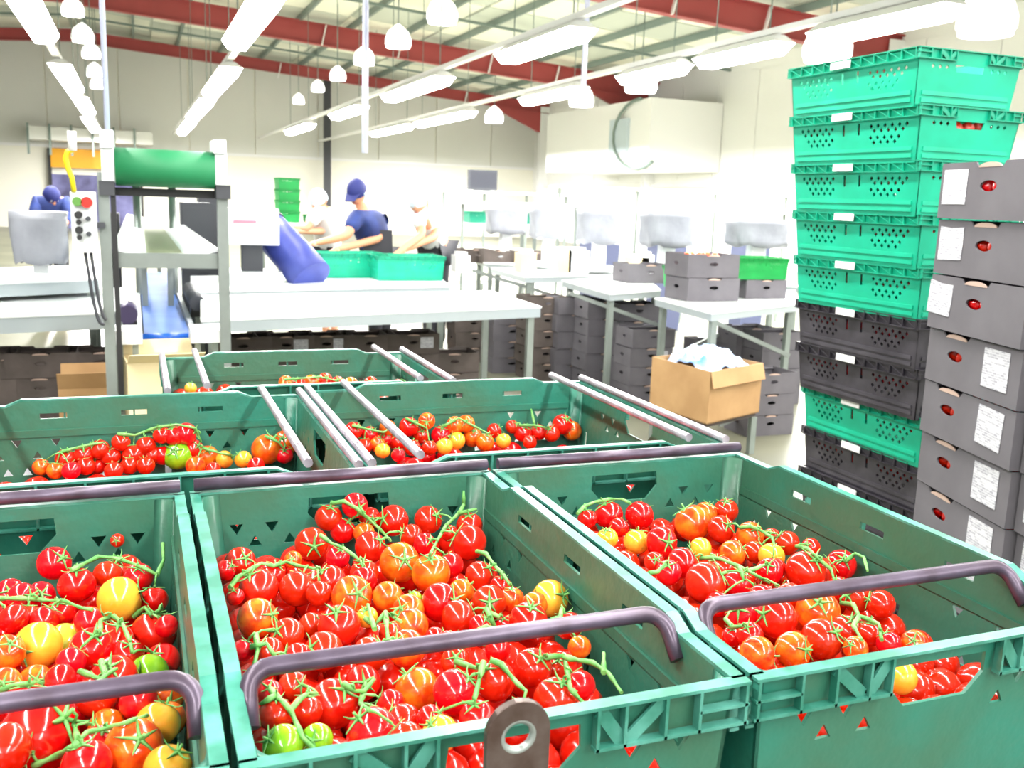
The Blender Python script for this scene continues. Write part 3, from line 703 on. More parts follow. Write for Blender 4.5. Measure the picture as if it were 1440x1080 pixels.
for ck, dd in D.items():
    x0, x1, y0, y1, ax, _ = CR[ck]
    zt = CAMZ+dd['z']; items = []
    for s in dd['t']:
        px, py, r, colr, loose = parse(s)
        P = atz(px, py, zt); R = r*Vector((P.x, P.y, P.z-CAMZ)).length/F
        g = .021
        lo_x, hi_x, lo_y, hi_y = x0+g+R, x1-g-R, y0+g+R, y1-g-R
        dv = ray(px, py)
        t_ = P.y/dv[1]
        if P.y > hi_y: t_ = hi_y/dv[1]
        if P.y < lo_y: t_ = min(lo_y/dv[1], (CAMZ-(RIMZ-HB_+.02+R))/-dv[2])
        items.append(dict(px=px, py=py, r=r, c=colr, L=loose, t=t_, d=Vector(dv)))
    floor_z = RIMZ-HB_+.01
    def upd(it):
        it['P'] = Vector((0, 0, CAMZ))+it['d']*it['t']; it['R'] = it['r']*(it['d']*it['t']).length/F
    for it in items: upd(it)
    # sort front to back in the picture; push the rear one away along its sight line until the spheres just touch
    items.sort(key=lambda i: -i['py']-.6*i['r'])
    for sweep in range(6):
        for i, a in enumerate(items):
            for c in items[:i]:
                for _k in range(24):
                    ov = (a['R']+c['R'])*.94-(a['P']-c['P']).length
                    if ov <= 0: break
                    a['t'] *= 1+.0045; upd(a)
                    if a['P'].z-a['R'] < floor_z or a['P'].y > y1-.016-a['R']: a['t'] /= 1.0045; upd(a); break
    for it in items:
        P, R = it['P'], it['R']
        P.x = min(max(P.x, x0+.019+R), x1-.019-R); P.y = min(max(P.y, y0+.019+R), y1-.017-R)
    # stems: raise each pixel of the stalk onto the tomatoes below it
    def lift(px, py):
        dv = Vector(ray(px, py)); best = None
        for it in items:
            qx, qy, _d = pix(it['P']); dist = math.hypot(qx-px, qy-py)
            if dist < it['r']*1.15:
                depth = it['d'].length*it['t']-math.sqrt(max(0, 1-(dist/(it['r']*1.15))**2))*it['R']-.004
                if best is None or depth < best: best = depth
        if best is None:
            P = atz(px, py, zt+.012); best = Vector((P.x, P.y, P.z-CAMZ)).length
            lim = (y1-.025)/dv.normalized().y; best = min(best, lim)
        return best, dv.normalized()
    trusses = []
    for st in dd['s']:
        lab, polys = st[0], st[1:]
        P3 = []
        for poly in polys:
            # resample
            pts = []
            for (ax_, ay_), (bx_, by_) in zip(poly[:-1], poly[1:]):
                n = max(1, int(math.hypot(bx_-ax_, by_-ay_)/9))
                for i in range(n): pts.append((ax_+(bx_-ax_)*i/n, ay_+(by_-ay_)*i/n))
            pts.append(poly[-1])
            ds = [lift(*p) for p in pts]; dep = [d_[0] for d_ in ds]
            for _k in range(2): dep = [min(dep[i], sum(dep[max(0, i-1):i+2])/len(dep[max(0, i-1):i+2])) for i in range(len(dep))]
            P3.append([Vector((0, 0, CAMZ))+ds[i][1]*dep[i] for i in range(len(ds))])
        trusses.append(dict(lab=lab, P3=P3, polys=polys, mem=[]))
    for it in items:
        if it['L']: continue
        best = None
        for tr in trusses:
            for pl in tr['P3']:
                for q in pl:
                    dist = (q-it['P']).length-it['R']*.9
                    if best is None or dist < best[0]: best = (dist, tr, q)
        best[1]['mem'].append((it, best[2], best[0]))
    for tr in trusses:
        if not tr['mem']: continue
        base = tr['P3'][0][len(tr['P3'][0])//2]
        T = thing('tomato_truss', tr['lab'], 'tomatoes', base, group='tomatoes on the vine')
        sb = MB(); sr = .0021 if ck[0] == 'c' else .0021
        for pl in tr['P3']:
            n = len(pl); sb.tube([q-base for q in pl], [sr*(1.25-.4*i/max(1, n-1))*(1+.25*math.sin(i*2.1)) for i in range(n)], 6)
        for (it, q, dist) in tr['mem']:
            v = (q-it['P'])
            if v.length < 1e-4: v = Vector((0, 0, 1))
            v.normalize(); up_ = Vector((random.uniform(-.3, .3), random.uniform(-.3, .3), 1))
            dirn = (v*1.0+up_*.35).normalized() if dist < .05 else (up_+v*.4).normalized()
            o = link('tomato', TM[it['c']], T); o.location = it['P']-base; o.scale = (it['R'],)*3
            o.rotation_mode = 'QUATERNION'; o.rotation_quaternion = orient(dirn)@Matrix.Rotation(random.uniform(0, 6), 3, 'Z').to_quaternion()
            link('calyx', CAL, o); n_t += 1
            if it['c'] != 'R': o['label'] = CN[it['c']]+' tomato on the vine'
            top = it['P']+dirn*it['R']*1.15
            if dist < .035:
                mid = (top+q)/2+dirn*.004
                sb.tube([top-base, mid-base, q-base], [.0013, .0011, .0015], 5)
        sb.build('stem', M_stem, T)
    for it in items:
        if not it['L']: continue
        lab = LOOSE.get((ck, it['px'], it['py']), '%s tomato lying in the %s' % (CN[it['c']], CNAME[ck]))
        o = link('tomato', TM[it['c']]); o.location = it['P']; o.scale = (it['R'],)*3; o.rotation_mode = 'QUATERNION'
        o.rotation_quaternion = orient((random.uniform(-.9, .9), random.uniform(-.9, .7), random.uniform(.0, 1.)))
        tag(o, lab, 'tomato', 'loose tomatoes'); link('calyx', CAL, o); n_t += 1
    # the mass of tomatoes below
    hb = MB(); small = tomato_mesh(M_red, 0, 1, 12, 8); sv = [v.co.copy() for v in small.vertices]; sf = [tuple(p.vertices) for p in small.polygons]
    R = .0205 if ck[0] == 'c' else .023
    k = 0
    for lay in range(3):
        z = zt-.034-lay*.038
        if z-R < floor_z: break
        xs = np.arange(x0+.022+R+.01*(lay % 2), x1-.02-R, 2*R*.99); ys = np.arange(y0+.022+R+.01*(lay % 2), y1-.02-R, 2*R*.99)
        for X in xs:
            for Y in ys:
                C = Vector((X+random.uniform(-.003, .003), Y+random.uniform(-.003, .003), z+random.uniform(-.006, .006)))
                if any((C-it['P']).length < (R+it['R'])*.93 for it in items): continue
                Mx = orient((random.uniform(-1, 1), random.uniform(-1, 1), 1)).to_matrix()*R
                hb.add([C+Mx@v for v in sv], sf, True)
    o = hb.build('tomato_heap', M_red, fix=False); tag(o, 'mass of red tomatoes packed under the top layer of the '+CNAME[ck], 'tomatoes', kind='stuff')
print('tomatoes', n_t)

# ================================================================== STACK OF GREEN CRATES (right)
gb, gr = crate_meshes(.4, .6, .158, 'stack', M_emer, M_emer_rim)
kb, kr = crate_meshes(.4, .6, .158, 'stack', M_black, M_black_rim)
kb2 = kb
small = tomato_mesh(M_red, 0, 1, 10, 7); sv = [v.co.copy() for v in small.vertices]; sf = [tuple(p.vertices) for p in small.polygons]
hb = MB()
for X in np.arange(-.155, .16, .044):
    for Y in np.arange(-.255, .26, .044):
        C = Vector((X+random.uniform(-.003, .003), Y, .108+random.uniform(-.015, .008))); hb.add([C+v*.0215 for v in sv], sf, True)
heap_me = hb.mesh('tomato_heap', M_red, fix=False)
pl = MB(); pl.box(-.003, 0, -.045, .045, -.011, .011); lab_me = pl.mesh('label', M_white)
tops = [65, 148, 228, 305, 378, 450, 510, 571+62, 690]
kinds = ['g', 'g', 'g', 'g', 'g', 'k', 'k', 'g', 'k', 'k', 'k', 'k', 'k']
GLAB = ['emerald green crate at the very top of the leaning crate stack, against the white wall', 'emerald green crate second from the top of the tall crate stack', 'emerald green crate third from the top of the tall crate stack',
 'emerald green crate fourth from the top of the tall crate stack', 'emerald green crate fifth from the top, resting on dark grey crates',
 'dark grey crate directly under the five green crates of the stack', 'dark grey crate right above the single lower green crate of the stack', 'emerald green crate alone between dark grey crates, low in the stack',
 'dark grey crate right under the lower green crate, partly hidden by the front crate']
X0s = []
for i in range(13):
    if i < 9:
        P = aty(1296, tops[i], 2.2); zt = P.z; X = P.x
        if i >= 7: zt = 1.6-.709 if i == 7 else 1.6-.862
        lastz, lastx = zt, X
    else:
        zt = lastz-.153*(i-8); X = lastx+.003*(i-8)
    if zt-.158 < .0: break
    X0s.append((X, zt))
zs = [2.056-.1535*i for i in range(13)]
for i in range(13):
    z1 = zs[i]
    X = X0s[min(i, len(X0s)-1)][0]
    loc = (X+.2, 2.5, z1-.158); k = kinds[i]
    lab = GLAB[i] if i < 9 else 'dark grey crate at the foot of the tall stack, %s from the floor' % ORD[12-i]
    t = thing('stacking_crate', lab, 'crate', loc, random.uniform(-.012, .012), group='tall stack of green and grey crates')
    link('crate_body', gb if k == 'g' else kb, t); link('crate_rim', gr if k == 'g' else kr, t)
    o = link('label', lab_me, t, (-.2, .03, .144)); o['label'] = 'small white label'
    if 0 < i < 9:
        o = link('tomato_heap', heap_me, None, loc); tag(o, ['', 'red tomatoes seen through the slots of the second crate from the stack top', 'red tomatoes inside the third crate from the stack top', 'red tomatoes inside the fourth crate from the stack top', 'red tomatoes inside the fifth crate from the stack top', 'red tomatoes inside the upper dark grey crate of the stack', 'red tomatoes inside the lower dark grey crate of the stack', 'red tomatoes inside the single low green crate', 'red tomatoes inside the grey crate beneath the low green one'][i], 'tomatoes', kind='stuff')
b = MB(); b.box(-.21, .21, -.31, .31, .02, zs[12]-.158-.002)
dl = thing('dolly', 'low dark dolly carrying the tall crate stack', 'dolly', (X0s[-1][0]+.2, 2.5, 0)); b.build('platform', M_dgrey, dl)
for i in (-.17, .17):
    for j in (-.26, .26):
        b = MB(); b.tube([(i-.012, j, .02), (i+.012, j, .02)], .02, 10); b.build('wheel', M_dark, dl)

# ================================================================== GREY CARDBOARD TRAYS (right edge)
def tray(w, d, h, matl, holeu=.0, ends=True):
    """front face at y = -d/2; origin base centre"""
    b = MB(); t = .004
    def ov(u, v, a, c): return [(u+a*math.cos(q), v+c*math.sin(q)) for q in np.linspace(0, 2*PI, 13)[:-1]]
    out = [(-w/2, 0), (w/2, 0), (w/2, h), (holeu+.06, h), (holeu+.05, h-.012), (holeu-.05, h-.012), (holeu-.06, h), (-w/2, h)]
    b.panel(out, [ov(holeu, h*.58, .034, .013)], t, lambda u, v, q: Vector((u, -d/2+q, v)))
    b.panel(out, [], t, lambda u, v, q: Vector((u, d/2-q, v)))
    for s in (-1, 1):
        b.panel([(-d/2+t, 0), (d/2-t, 0), (d/2-t, h), (-d/2+t, h)], [ov(0, h*.58, .03, .012)], t, lambda u, v, q: Vector((s*(w/2-q), u, v)))
    b.box(-w/2+t, w/2-t, -d/2+t, d/2-t, .0, .004)
    # folded top ledges
    b.box(-w/2+.001, w/2-.001, -d/2+t, -d/2+.03, h-.016, h-.013); b.box(-w/2+.001, w/2-.001, d/2-.03, d/2-t, h-.016, h-.013)
    return b.mesh('tray_body', matl)
def arc_tab(matl):
    b = MB(); pts = [(.046*math.cos(q), .011*math.sin(q)) for q in np.linspace(0, PI, 9)]
    b.panel([(p[0], p[1]) for p in pts], [], .003, lambda u, v, q: Vector((u, q, v))); return b.mesh('tab', matl)
TAB = arc_tab(M_flapedge)
hb = MB()
for X in np.arange(-.16, .17, .045):
    for Y in (-.12, -.075, -.03): hb.add([Vector((X, Y, .078+random.uniform(-.01, .006)))+v*.0215 for v in sv], sf, True)
hp2 = hb.mesh('tomato_heap', M_red, fix=False)
def label_mesh(w, h, ragged):
    b = MB(); o = [(-w/2, -h/2), (w/2, -h/2+(.004 if ragged else 0)), (w/2+(.003 if ragged else 0), 0), (w/2, h/2), (0, h/2-(.003 if ragged else 0)), (-w/2, h/2)]
    b.panel(o, [], .0012, lambda u, v, q: Vector((u, -q, v))); return b.mesh('paper_label', M_paper)
BP = .1365; th = math.atan2(-.96, -.278)
dirx = Vector((math.cos(th), math.sin(th), 0)); inn = Vector((-math.sin(th), math.cos(th), 0))
dxs = [1.875, 1.884, 1.888, 1.895, 1.899, 1.910, 1.918, 1.925, 1.93, 1.93, 1.93, 1.93]
hol = [.01, .01, .0, -.07, -.08, -.08, -.08, -.08, 0, 0, 0, 0]
for col_ in range(2):
    for i in range(12):
        z0 = 1.728-(i+1)*BP
        w, d, h = .395, .295, BP-.004
        base = Vector((dxs[i], 1.90, z0))+dirx*(.2+.405*col_)+inn*(.148+random.uniform(-.003, .003)+.02*col_)
        place = ('topmost', 'second from the top', 'third from the top', 'fourth from the top', 'fifth from the top', 'sixth from the top', 'seventh from the top', 'eighth from the top')
        if i < 8:
            lab = 'grey tray with white paper label, %s in the tall tray stack' % place[i] if col_ == 0 else 'grey tray in the stack cut by the right frame edge, %s' % place[i]
        else: lab = ['dark grey cardboard tray', 'grey cardboard tray'][col_]+' low in the %s right-edge stack, %s from the floor' % (['tall', 'outermost'][col_], ORD[11-i])
        t = thing('cardboard_tray', lab, 'box', base, th, group='grey cardboard trays at the right edge')
        hu = hol[i] if col_ == 0 else .1
        link('tray_body', tray(w, d, h, M_grey_card, hu), t)
        o = link('tab', TAB, t, (hu, -d/2-.001, h-.013)); o['label'] = 'raw pale cardboard tab'
        if i < 8:
            if col_ == 0:
                lu = -.13 if i < 3 else .105
                if i == 2: lu = -.15
            else: lu = -.12
            o = link('paper_label', label_mesh(.105 if i < 3 else .1, .082 if i < 3 else .09, i in (1, 2)), t, (lu, -d/2-.0005, h*.57), (0, (0, .0, .07, 0, .05, 0, 0, 0)[i], 0))
            o['label'] = 'white printed paper label'
            if col_ == 0:
                o = link('tomato_heap', hp2, None, base, (0, 0, th)); tag(o, 'red tomatoes showing through the hand hole of the tray %s' % place[i], 'tomatoes', kind='stuff')
pb = MB()
pz = 1.728-12*BP
t = thing('pallet', 'wooden pallet under the grey cardboard trays', 'pallet', Vector((1.93, 1.9, 0))+dirx*.4+inn*.16, th)
for k in range(5):
    b = MB(); b.box(-.42+k*.175, -.42+k*.175+.13, -.16, .16, pz-.02, pz-.001); b.build('board', M_card, t)
for k in (-.13, 0, .13):
    b = MB(); b.box(-.42, .41, k-.02, k+.02, 0, pz-.02); b.build('runner', M_card, t)

# ================================================================== WORK TABLES
def table(pts, z, thick, lab, legs=None, topm=None, brace=True, group='long white work benches', diag=()):
    P = [atz(p[0], p[1], z) if len(p) == 2 else Vector((p[0], p[1], z)) for p in pts]     # near-left, near-right, far-right, far-left
    c = sum(P, Vector())/4; c.z = 0
    t = thing('work_bench', lab, 'table', c, group=group)
    b = MB(); q = [p-c for p in P]
    b.hexa([v-Vector((0, 0, .012)) for v in q], q); b.build('worktop', topm or M_top, t)
    b = MB(); q2 = [v-Vector((0, 0, .013)) for v in q]
    cen = sum(q2, Vector())/4; q2 = [v+(cen-v).normalized()*.008 for v in q2]
    b.hexa([v-Vector((0, 0, thick-.013)) for v in q2], q2); b.build('apron', M_edge, t)
    ins = [v+(cen-v).normalized()*.07 for v in q2]
    for v in ins:
        b = MB(); b.box(v.x-.022, v.x+.022, v.y-.022, v.y+.022, 0, z-thick); b.build('leg', M_leg, t)
    if brace:
        for a, d in ((0, 3), (1, 2), (0, 1)):
            A, B_ = ins[a], ins[d]
            b = MB(); b.bar((A.x, A.y, z-thick-.03), (B_.x, B_.y, .15), .025, .025); b.build('brace', M_leg, t)
            if a == 1: b = MB(); b.bar((A.x, A.y, .15), (B_.x, B_.y, z-thick-.05), .025, .025); b.build('brace', M_leg, t)
    for (ax_, ay_, bx_, by_) in diag:
        Yd = P[0].y+.06 if P[0].y < P[1].y else P[1].y+.06
        A, B_ = aty(ax_, ay_, Yd), aty(bx_, by_, Yd); b = MB(); b.bar(A-c, B_-c, .03, .03); b.build('brace', M_steel, t)
    return t
table([(282, 450), (762, 431), (692, 409), (282, 414)], .88, .075, 'long white work bench, nearest of the middle benches, with labelled trays below', brace=False)
table([(268, 410), (634, 402), (612, 385), (268, 388)], .90, .07, 'white bench with the green crates, right in front of the worker in the cap', brace=False)
table([(1000, 440), (1125, 427), (1118, 408), (920, 419)], .88, .06, 'white bench with dark trays and a cardboard box below, beside the crate stack', brace=False, diag=[(1003, 452, 1109, 500), (1011, 597, 1109, 558)])
table([(858, 413), (930, 408), (905, 386), (790, 394)], .88, .06, 'white bench with crossed leg braces left of the dark trays', brace=False, diag=[(800, 412, 928, 458), (872, 540, 1010, 470)])
table([(738, 389), (880, 387), (874, 378), (690, 376)], .88, .06, 'furthest white bench under the covered scales', brace=False, diag=[(664, 380, 796, 421), (748, 520, 815, 484)])
table([(-60, 447), (176, 438), (176, 404), (-60, 408)], .86, .1, 'white bench at the left frame edge, left of the blue belt', brace=False)
table([(-60, 400), (140, 392), (140, 372), (-60, 378)], .98, .09, 'higher white bench carrying the covered scale at the left edge', brace=False)
# white ledges either side of the blue belt
for k, (a, c, lab) in enumerate([((158, 478), (200, 470), 'small white steel ledge left of the blue belt end'), ((268, 476), (312, 470), 'small white steel ledge right of the blue belt end')]):
    p = aty(a[0], a[1], 5.3); q = aty(c[0], c[1], 5.3); b = MB(); b.box(p.x, q.x, 5.26, 5.5, p.z-.02, p.z+.05)
    t = thing('steel_ledge', lab, 'bracket', (0, 0, 0), group='steel ledges'); b.build('shelf', M_whitem, t)
    b = MB(); b.box(p.x+.02, p.x+.05, 5.3, 5.33, 0, p.z-.02); b.box(q.x-.05, q.x-.02, 5.3, 5.33, 0, p.z-.02); b.build('leg', M_leg, t)

# ================================================================== CONVEYOR FRAME
YM = 5.2
pL, pR = aty(147, 300, YM), aty(313, 300, YM)
zr = aty(232, 240, YM).z
mc = thing('roller_conveyor', 'tall steel frame machine with a wide green roller belt on top', 'conveyor', (0, 0, 0))
for X in (pL.x, pR.x):
    for Y in (YM,):
        b = MB(); b.box(X-.026, X+.026, Y-.026, Y+.026, 0, zr-.02); b.build('leg', M_steel, mc)
b = MB(); x0 = aty(162, 240, YM).x; x1 = aty(301, 240, YM).x; R = .092
b.tube([(x0, YM, zr+.01), (x1, YM, zr+.01)], R, 24); b.build('roller', M_beltgreen, mc)
b = MB(); b.box(x0+.005, x1-.005, YM, YM+3.2, zr+.075, zr+.095); b.box(x0+.005, x1-.005, YM, YM+3.2, zr-.075, zr-.055); b.build('belt', M_beltgreen, mc)
for X, s in ((x0, -1), (x1, 1)):
    b = MB(); b.box(min(X+s*.002, X+s*.06), max(X+s*.002, X+s*.06), YM-.06, YM+3.2, zr-.06, zr+.094); b.build('side_frame', M_whitem, mc)
    b = MB(); b.box(min(X+s*.005, X+s*.075), max(X+s*.005, X+s*.075), YM-.05, YM+.1, zr-.13, zr-.06); b.build('bearing', M_dgrey, mc)
b = MB(); b.box(x0-.03, x1+.03, YM+.06, YM+.1, zr-.13, zr-.09); b.build('crossbar', M_dark, mc)
b = MB(); b.tube([(x0+.1, YM+3.1, 0), (x0+.1, YM+3.1, zr-.08)], .03); b.tube([(x1-.1, YM+3.1, 0), (x1-.1, YM+3.1, zr-.08)], .03); b.build('rear_leg', M_steel, mc)
b = MB(); b.box(pL.x+.03, pL.x+.055, YM-.03, YM+.0, zr-1.2, zr-.1); b.build('cable_duct', M_dark, mc)
# upper olive belt conveyor in a flared white trough
z1 = aty(232, 360, YM+.05).z; z2 = z1
cv = thing('belt_conveyor', 'flared white trough conveyor with an olive belt under the green roller', 'conveyor')
def px2(px, py, z): return atz(px, py, z)
bn = [aty(206, 357, YM+.02), aty(258, 357, YM+.02)]; fb = [(bn[0].x+.03, 11.5), (bn[1].x-.02, 11.5)]
zt_ = bn[0].z
b = MB(); q = [Vector((bn[0].x, YM+.02, zt_-.02)), Vector((bn[1].x, YM+.02, zt_-.02)), Vector((fb[1][0], 11.5, zt_-.02)), Vector((fb[0][0], 11.5, zt_-.02))]
b.hexa(q, [v+Vector((0, 0, .02)) for v in q]); b.build('belt', M_olive, cv)
for s, xn, xw in ((-1, bn[0].x, aty(158, 352, YM).x), (1, bn[1].x, aty(308, 352, YM).x)):
    xf = fb[0][0] if s < 0 else fb[1][0]
    q = [Vector((xn, YM+.02, zt_)), Vector((xw, YM+.02, zt_+.03)), Vector((xf+s*.16, 11.5, zt_+.03)), Vector((xf, 11.5, zt_))]
    b = MB(); b.hexa([v-Vector((0, 0, .015)) for v in q], q); b.build('trough_side', M_whitem, cv)
b = MB(); b.box(aty(157, 360, YM).x, aty(309, 360, YM).x, YM-.0, YM+.04, zt_-.07, zt_+.005); b.build('end_plate', M_steel, cv)
for X in (bn[0].x, bn[1].x):
    for Y in (7.5, 11.2): b = MB(); b.box(X-.02, X+.02, Y-.02, Y+.02, 0, zt_-.02); b.build('leg', M_steel, cv)
# lower blue belt
cv = thing('belt_conveyor', 'low blue belt conveyor running away below the olive one', 'conveyor')
zl = .74; A, B_ = atz(200, 470, zl), atz(270, 470, zl); y0 = A.y; y1 = 10.5
b = MB(); b.box(A.x+.01, B_.x-.01, y0, y1, zl-.03, zl); b.build('belt', M_bluebelt, cv)
b = MB(); b.tube([(A.x, y0, zl-.025), (B_.x, y0, zl-.025)], .03, 14); b.build('roller', M_blueedge, cv)
for X in (A.x-.03, B_.x): b = MB(); b.box(X, X+.03, y0+.05, y1, zl-.07, zl+.015); b.build('side_frame', M_whitem, cv)
for Y in (y0+.15, 8., 10.3):
    for X in (A.x+.02, B_.x-.02): b = MB(); b.box(X-.018, X+.018, Y-.018, Y+.018, 0, zl-.07); b.build('leg', M_steel, cv)
# motor blocks alongside
for k, (px, py, lab) in enumerate([(185, 440, 'dark violet drive motor left of the blue belt'), (278, 420, 'dark drive chain guard right of the blue belt')]):
    p = aty(px, py, 6.1+.8*k); t = thing('drive_motor', lab, 'motor', (p.x, p.y, 0), group='drive motors')
    b = MB(); b.tube([(-.02, -.1 if k == 0 else -.3, p.z), (-.02, .16 if k == 0 else .7, p.z)], .055 if k == 0 else .05, 12); b.build('casing', mat('dark violet paint', (70, 60, 96), .4) if k == 0 else M_dgrey, t)
    b = MB(); b.box(-.05, .03, -.05, .05, p.z-.12, p.z-.05); b.build('gearbox', M_dark, t)
    b = MB(); b.box(-.02, .0, -.02, .02, 0, p.z-.12); b.build('stand', M_leg, t)
# control box
p0, p1 = aty(98, 269, 5.1), aty(138, 355, 5.1)
cb = thing('control_box', 'white control box with a red and a green button on the conveyor post', 'control panel', ((p0.x+p1.x)/2, 5.1, p1.z))
w = (p1.x-p0.x)/2; h = p0.z-p1.z
b = MB(); b.box(-w, w, 0, .1, 0, h); o = b.build('casing', M_whitem, cb)
def btn(u, v, r, m_, n='button'):
    b = MB(); b.tube([(u, -.03, v), (u, .0, v)], r, 14); b.build(n, m_, cb)
btn(w*.3, h*.83, .026, M_redbtn); btn(-w*.45, h*.84, .022, M_greenbtn)
for v in (.58, .33):
    btn(-w*.4, h*(v+.04), .018, M_dark, 'knob'); btn(-w*.4, h*(v-.08), .012, M_dark, 'knob'); btn(w*.35, h*(v-.02), .012, M_dgrey, 'knob')
b = MB(); b.box(w, pL.x-((p0.x+p1.x)/2), .03, .07, h*.4, h*.5); b.build('bracket', M_dgrey, cb)
c = aty(120, 400, 5.55)
b = MB(); o = Vector(cb.location)
for (xa, ya, xb, yb, sag) in [(120, 355, 147, 455, .12), (128, 355, 150, 450, .09)]:
    A, B_ = aty(xa, ya, 5.14), aty(xb, yb, 5.14)
    b.tube([A.lerp(B_, t_)-Vector((0, 0, sag*math.sin(PI*t_)))-o for t_ in np.linspace(0, 1, 12)], .009, 6)
b.build('cable', M_dgrey, cb)
b = MB(); b.tube([aty(x_, y_, 5.1)-o for x_, y_ in [(104, 270), (101, 250), (95, 235), (92, 222), (95, 213), (103, 211)]], .012, 8); o_ = b.build('hose', M_yellow_p, cb)
b = MB(); A = aty(102, 212, 5.1)-o; b.tube([A, A+Vector((0, 0, .09))], .02, 10); b.build('beacon', M_white, cb)
p = aty(152, 242, YM); b = MB(); b.box(p.x-.03, p.x+.03, YM-.08, YM+.2, zr+.095, zr+.18); tag(b.build('motor_cover', M_whitem), 'white motor cover on top of the roller conveyor frame, left side', 'cover')
p = aty(308, 222, YM); b = MB(); b.box(p.x-.03, p.x+.03, YM-.08, YM+.2, zr+.095, zr+.16); tag(b.build('motor_cover', M_whitem), 'white motor cover on top of the roller conveyor frame, right side', 'cover')
# violet chute sleeve
A, B_ = aty(378, 322, 8.0), aty(438, 388, 7.6)
b = MB(); b.tube([A, A.lerp(B_, .33), A.lerp(B_, .66), B_+Vector((0, 0, -.02))], [.15, .155, .16, .17], 20)
t = thing('chute', 'thick violet blue sleeve slanting down onto the bench', 'chute'); b.build('sleeve', M_bluetube, t)
b = MB(); d_ = (B_-A).normalized(); b.tube([A-d_*.04, A], .16, 20); b.build('collar', M_dgrey, t)
# white weighing machine with printed panel
p0, p1 = aty(320, 292, 7.6), aty(393, 345, 7.6)
wm = thing('packing_machine', 'white packing machine with a pink line of print beside the roller conveyor', 'machine', (p0.x, 7.6, 0))
b = MB(); W = p1.x-p0.x; b.box(0, W, 0, .35, p1.z, p0.z); b.build('casing', M_whitem, wm)
b = MB(); b.box(W*.1, W*.55, -.003, 0, p1.z+.16, p1.z+.185); b.build('printed_line', mat('pink print', (236, 130, 150), .5), wm)
b = MB(); b.box(W*.8, W*.9, -.003, 0, p1.z+.06, p1.z+.22); b.build('printed_strip', mat('lilac print', (170, 170, 220), .5), wm)
b = MB(); b.box(W*.3, W*.7, .1, .25, .98, p1.z); b.build('neck', M_dgrey, wm)
b = MB(); b.box(-.02, W+.02, .0, .4, .902, .98); b.build('base', M_whitem, wm)

# ================================================================== COVERED SCALES
def covered(pxl, pxr, pyt, pyb, Y, lab, zb):
    a = aty(pxl, pyt, Y); c = aty(pxr, pyb, Y); w = (c.x-a.x)/2; x = (a.x+c.x)/2; h = a.z-c.z
    t = thing('covered_scale', lab, 'scale', (x, Y, zb), group='weighing scales under polythene covers')
    b = MB(); n = 14; prof = [(.92, 0, .0), (1.0, .1, .0), (.98, .5, 0), (.9, .9, 0), (.86, 1.0, 0)]
    vs = []; fs = []
    for i in range(7):
        f = i/6; k = .82+.2*math.sin(f*2.2)-.12*f
        for j in range(n*2):
            an = 2*PI*j/(n*2); ex = 4
            X = math.copysign(abs(math.cos(an))**(2/ex), math.cos(an)); Yv = math.copysign(abs(math.sin(an))**(2/ex), math.sin(an))
            wr_ = 1+.05*math.sin(an*7+i*.9)*(1-f)+.02*math.sin(an*3+i)
            z = c.z-zb+h*f+(.02*math.sin(an*5) if i == 0 else 0)
            vs.append((X*w*(1.02-.1*(1-f))*wr_, Yv*w*.55*wr_, z))
    m_ = n*2
    for i in range(6):
        for j in range(m_): fs.append((i*m_+j, i*m_+(j+1) % m_, (i+1)*m_+(j+1) % m_, (i+1)*m_+j))
    fs.append(tuple(6*m_+j for j in range(m_))); fs.append(tuple(reversed(range(m_))))
    b.add(vs, fs, True); b.build('polythene_cover', M_bag, t)
    b = MB(); b.box(-w*.25, w*.25, -.05, .05, .05, c.z-zb+.01); b.build('pillar', M_whitem, t)
    b = MB(); b.box(-w*.9, w*.9, -.16, .16, .002, .05); b.build('platform', M_whitem, t)
covered(12, 98, 296, 368, 6.9, 'big grey covered scale at the left frame edge', .98)
covered(685, 738, 290, 328, 10.4, 'covered scale on the distant bench, leftmost of the five', .9)
covered(747, 797, 291, 334, 9.6, 'covered scale on the distant bench, second from the left', .9)
covered(815, 872, 294, 342, 9.0, 'covered scale on the distant bench, third from the left', .9)
covered(905, 972, 296, 346, 8.2, 'covered scale behind the dark trays, fourth from the left', .9)
covered(1027, 1102, 308, 346, 7.6, 'covered scale above the grass green crates, nearest the crate stack', .9)
# small table under the nearer covered scales
b = MB()
SX = lambda px, Y: aty(px, 300, Y).x
table([(SX(670, 10.4), 10.1, 0), (SX(1110, 7.6), 7.3, 0), (SX(1110, 7.9), 7.95, 0), (SX(670, 10.7), 10.75, 0)], .9, .05, 'long pale bench carrying the row of covered scales', brace=False)
# shelves / rails behind
for k, (xa, ya, xb, yb, Y, lab) in enumerate([(620, 268, 800, 268, 13, 'pale overhead rail carrying the dark monitor'), (780, 262, 1112, 275, 12, 'pale overhead rail above the right scales'), (640, 284, 1112, 292, 11.5, 'second pale rail, lower, behind the covered scales')]):
    A, B_ = aty(xa, ya, Y), aty(xb, yb, Y); t = thing('shelf_rail', lab, 'shelf', group='pale shelf rails')
    b = MB(); b.bar(A, Vector((B_.x, Y, A.z)), .35, .035); b.build('board', M_wall_g, t)
    for f in (0.02, .33, .66, .98):
        X = A.x+(B_.x-A.x)*f; b = MB(); b.box(X-.015, X+.015, Y-.015, Y+.015, 0, A.z-.018); b.build('post', M_leg, t)
A, B_ = aty(660, 238, 12.9), aty(699, 265, 12.9)
zt_ = aty(620, 268, 13).z+.018
t = thing('monitor', 'dark grey monitor standing on the overhead rail', 'monitor', (A.x, 12.9, zt_))
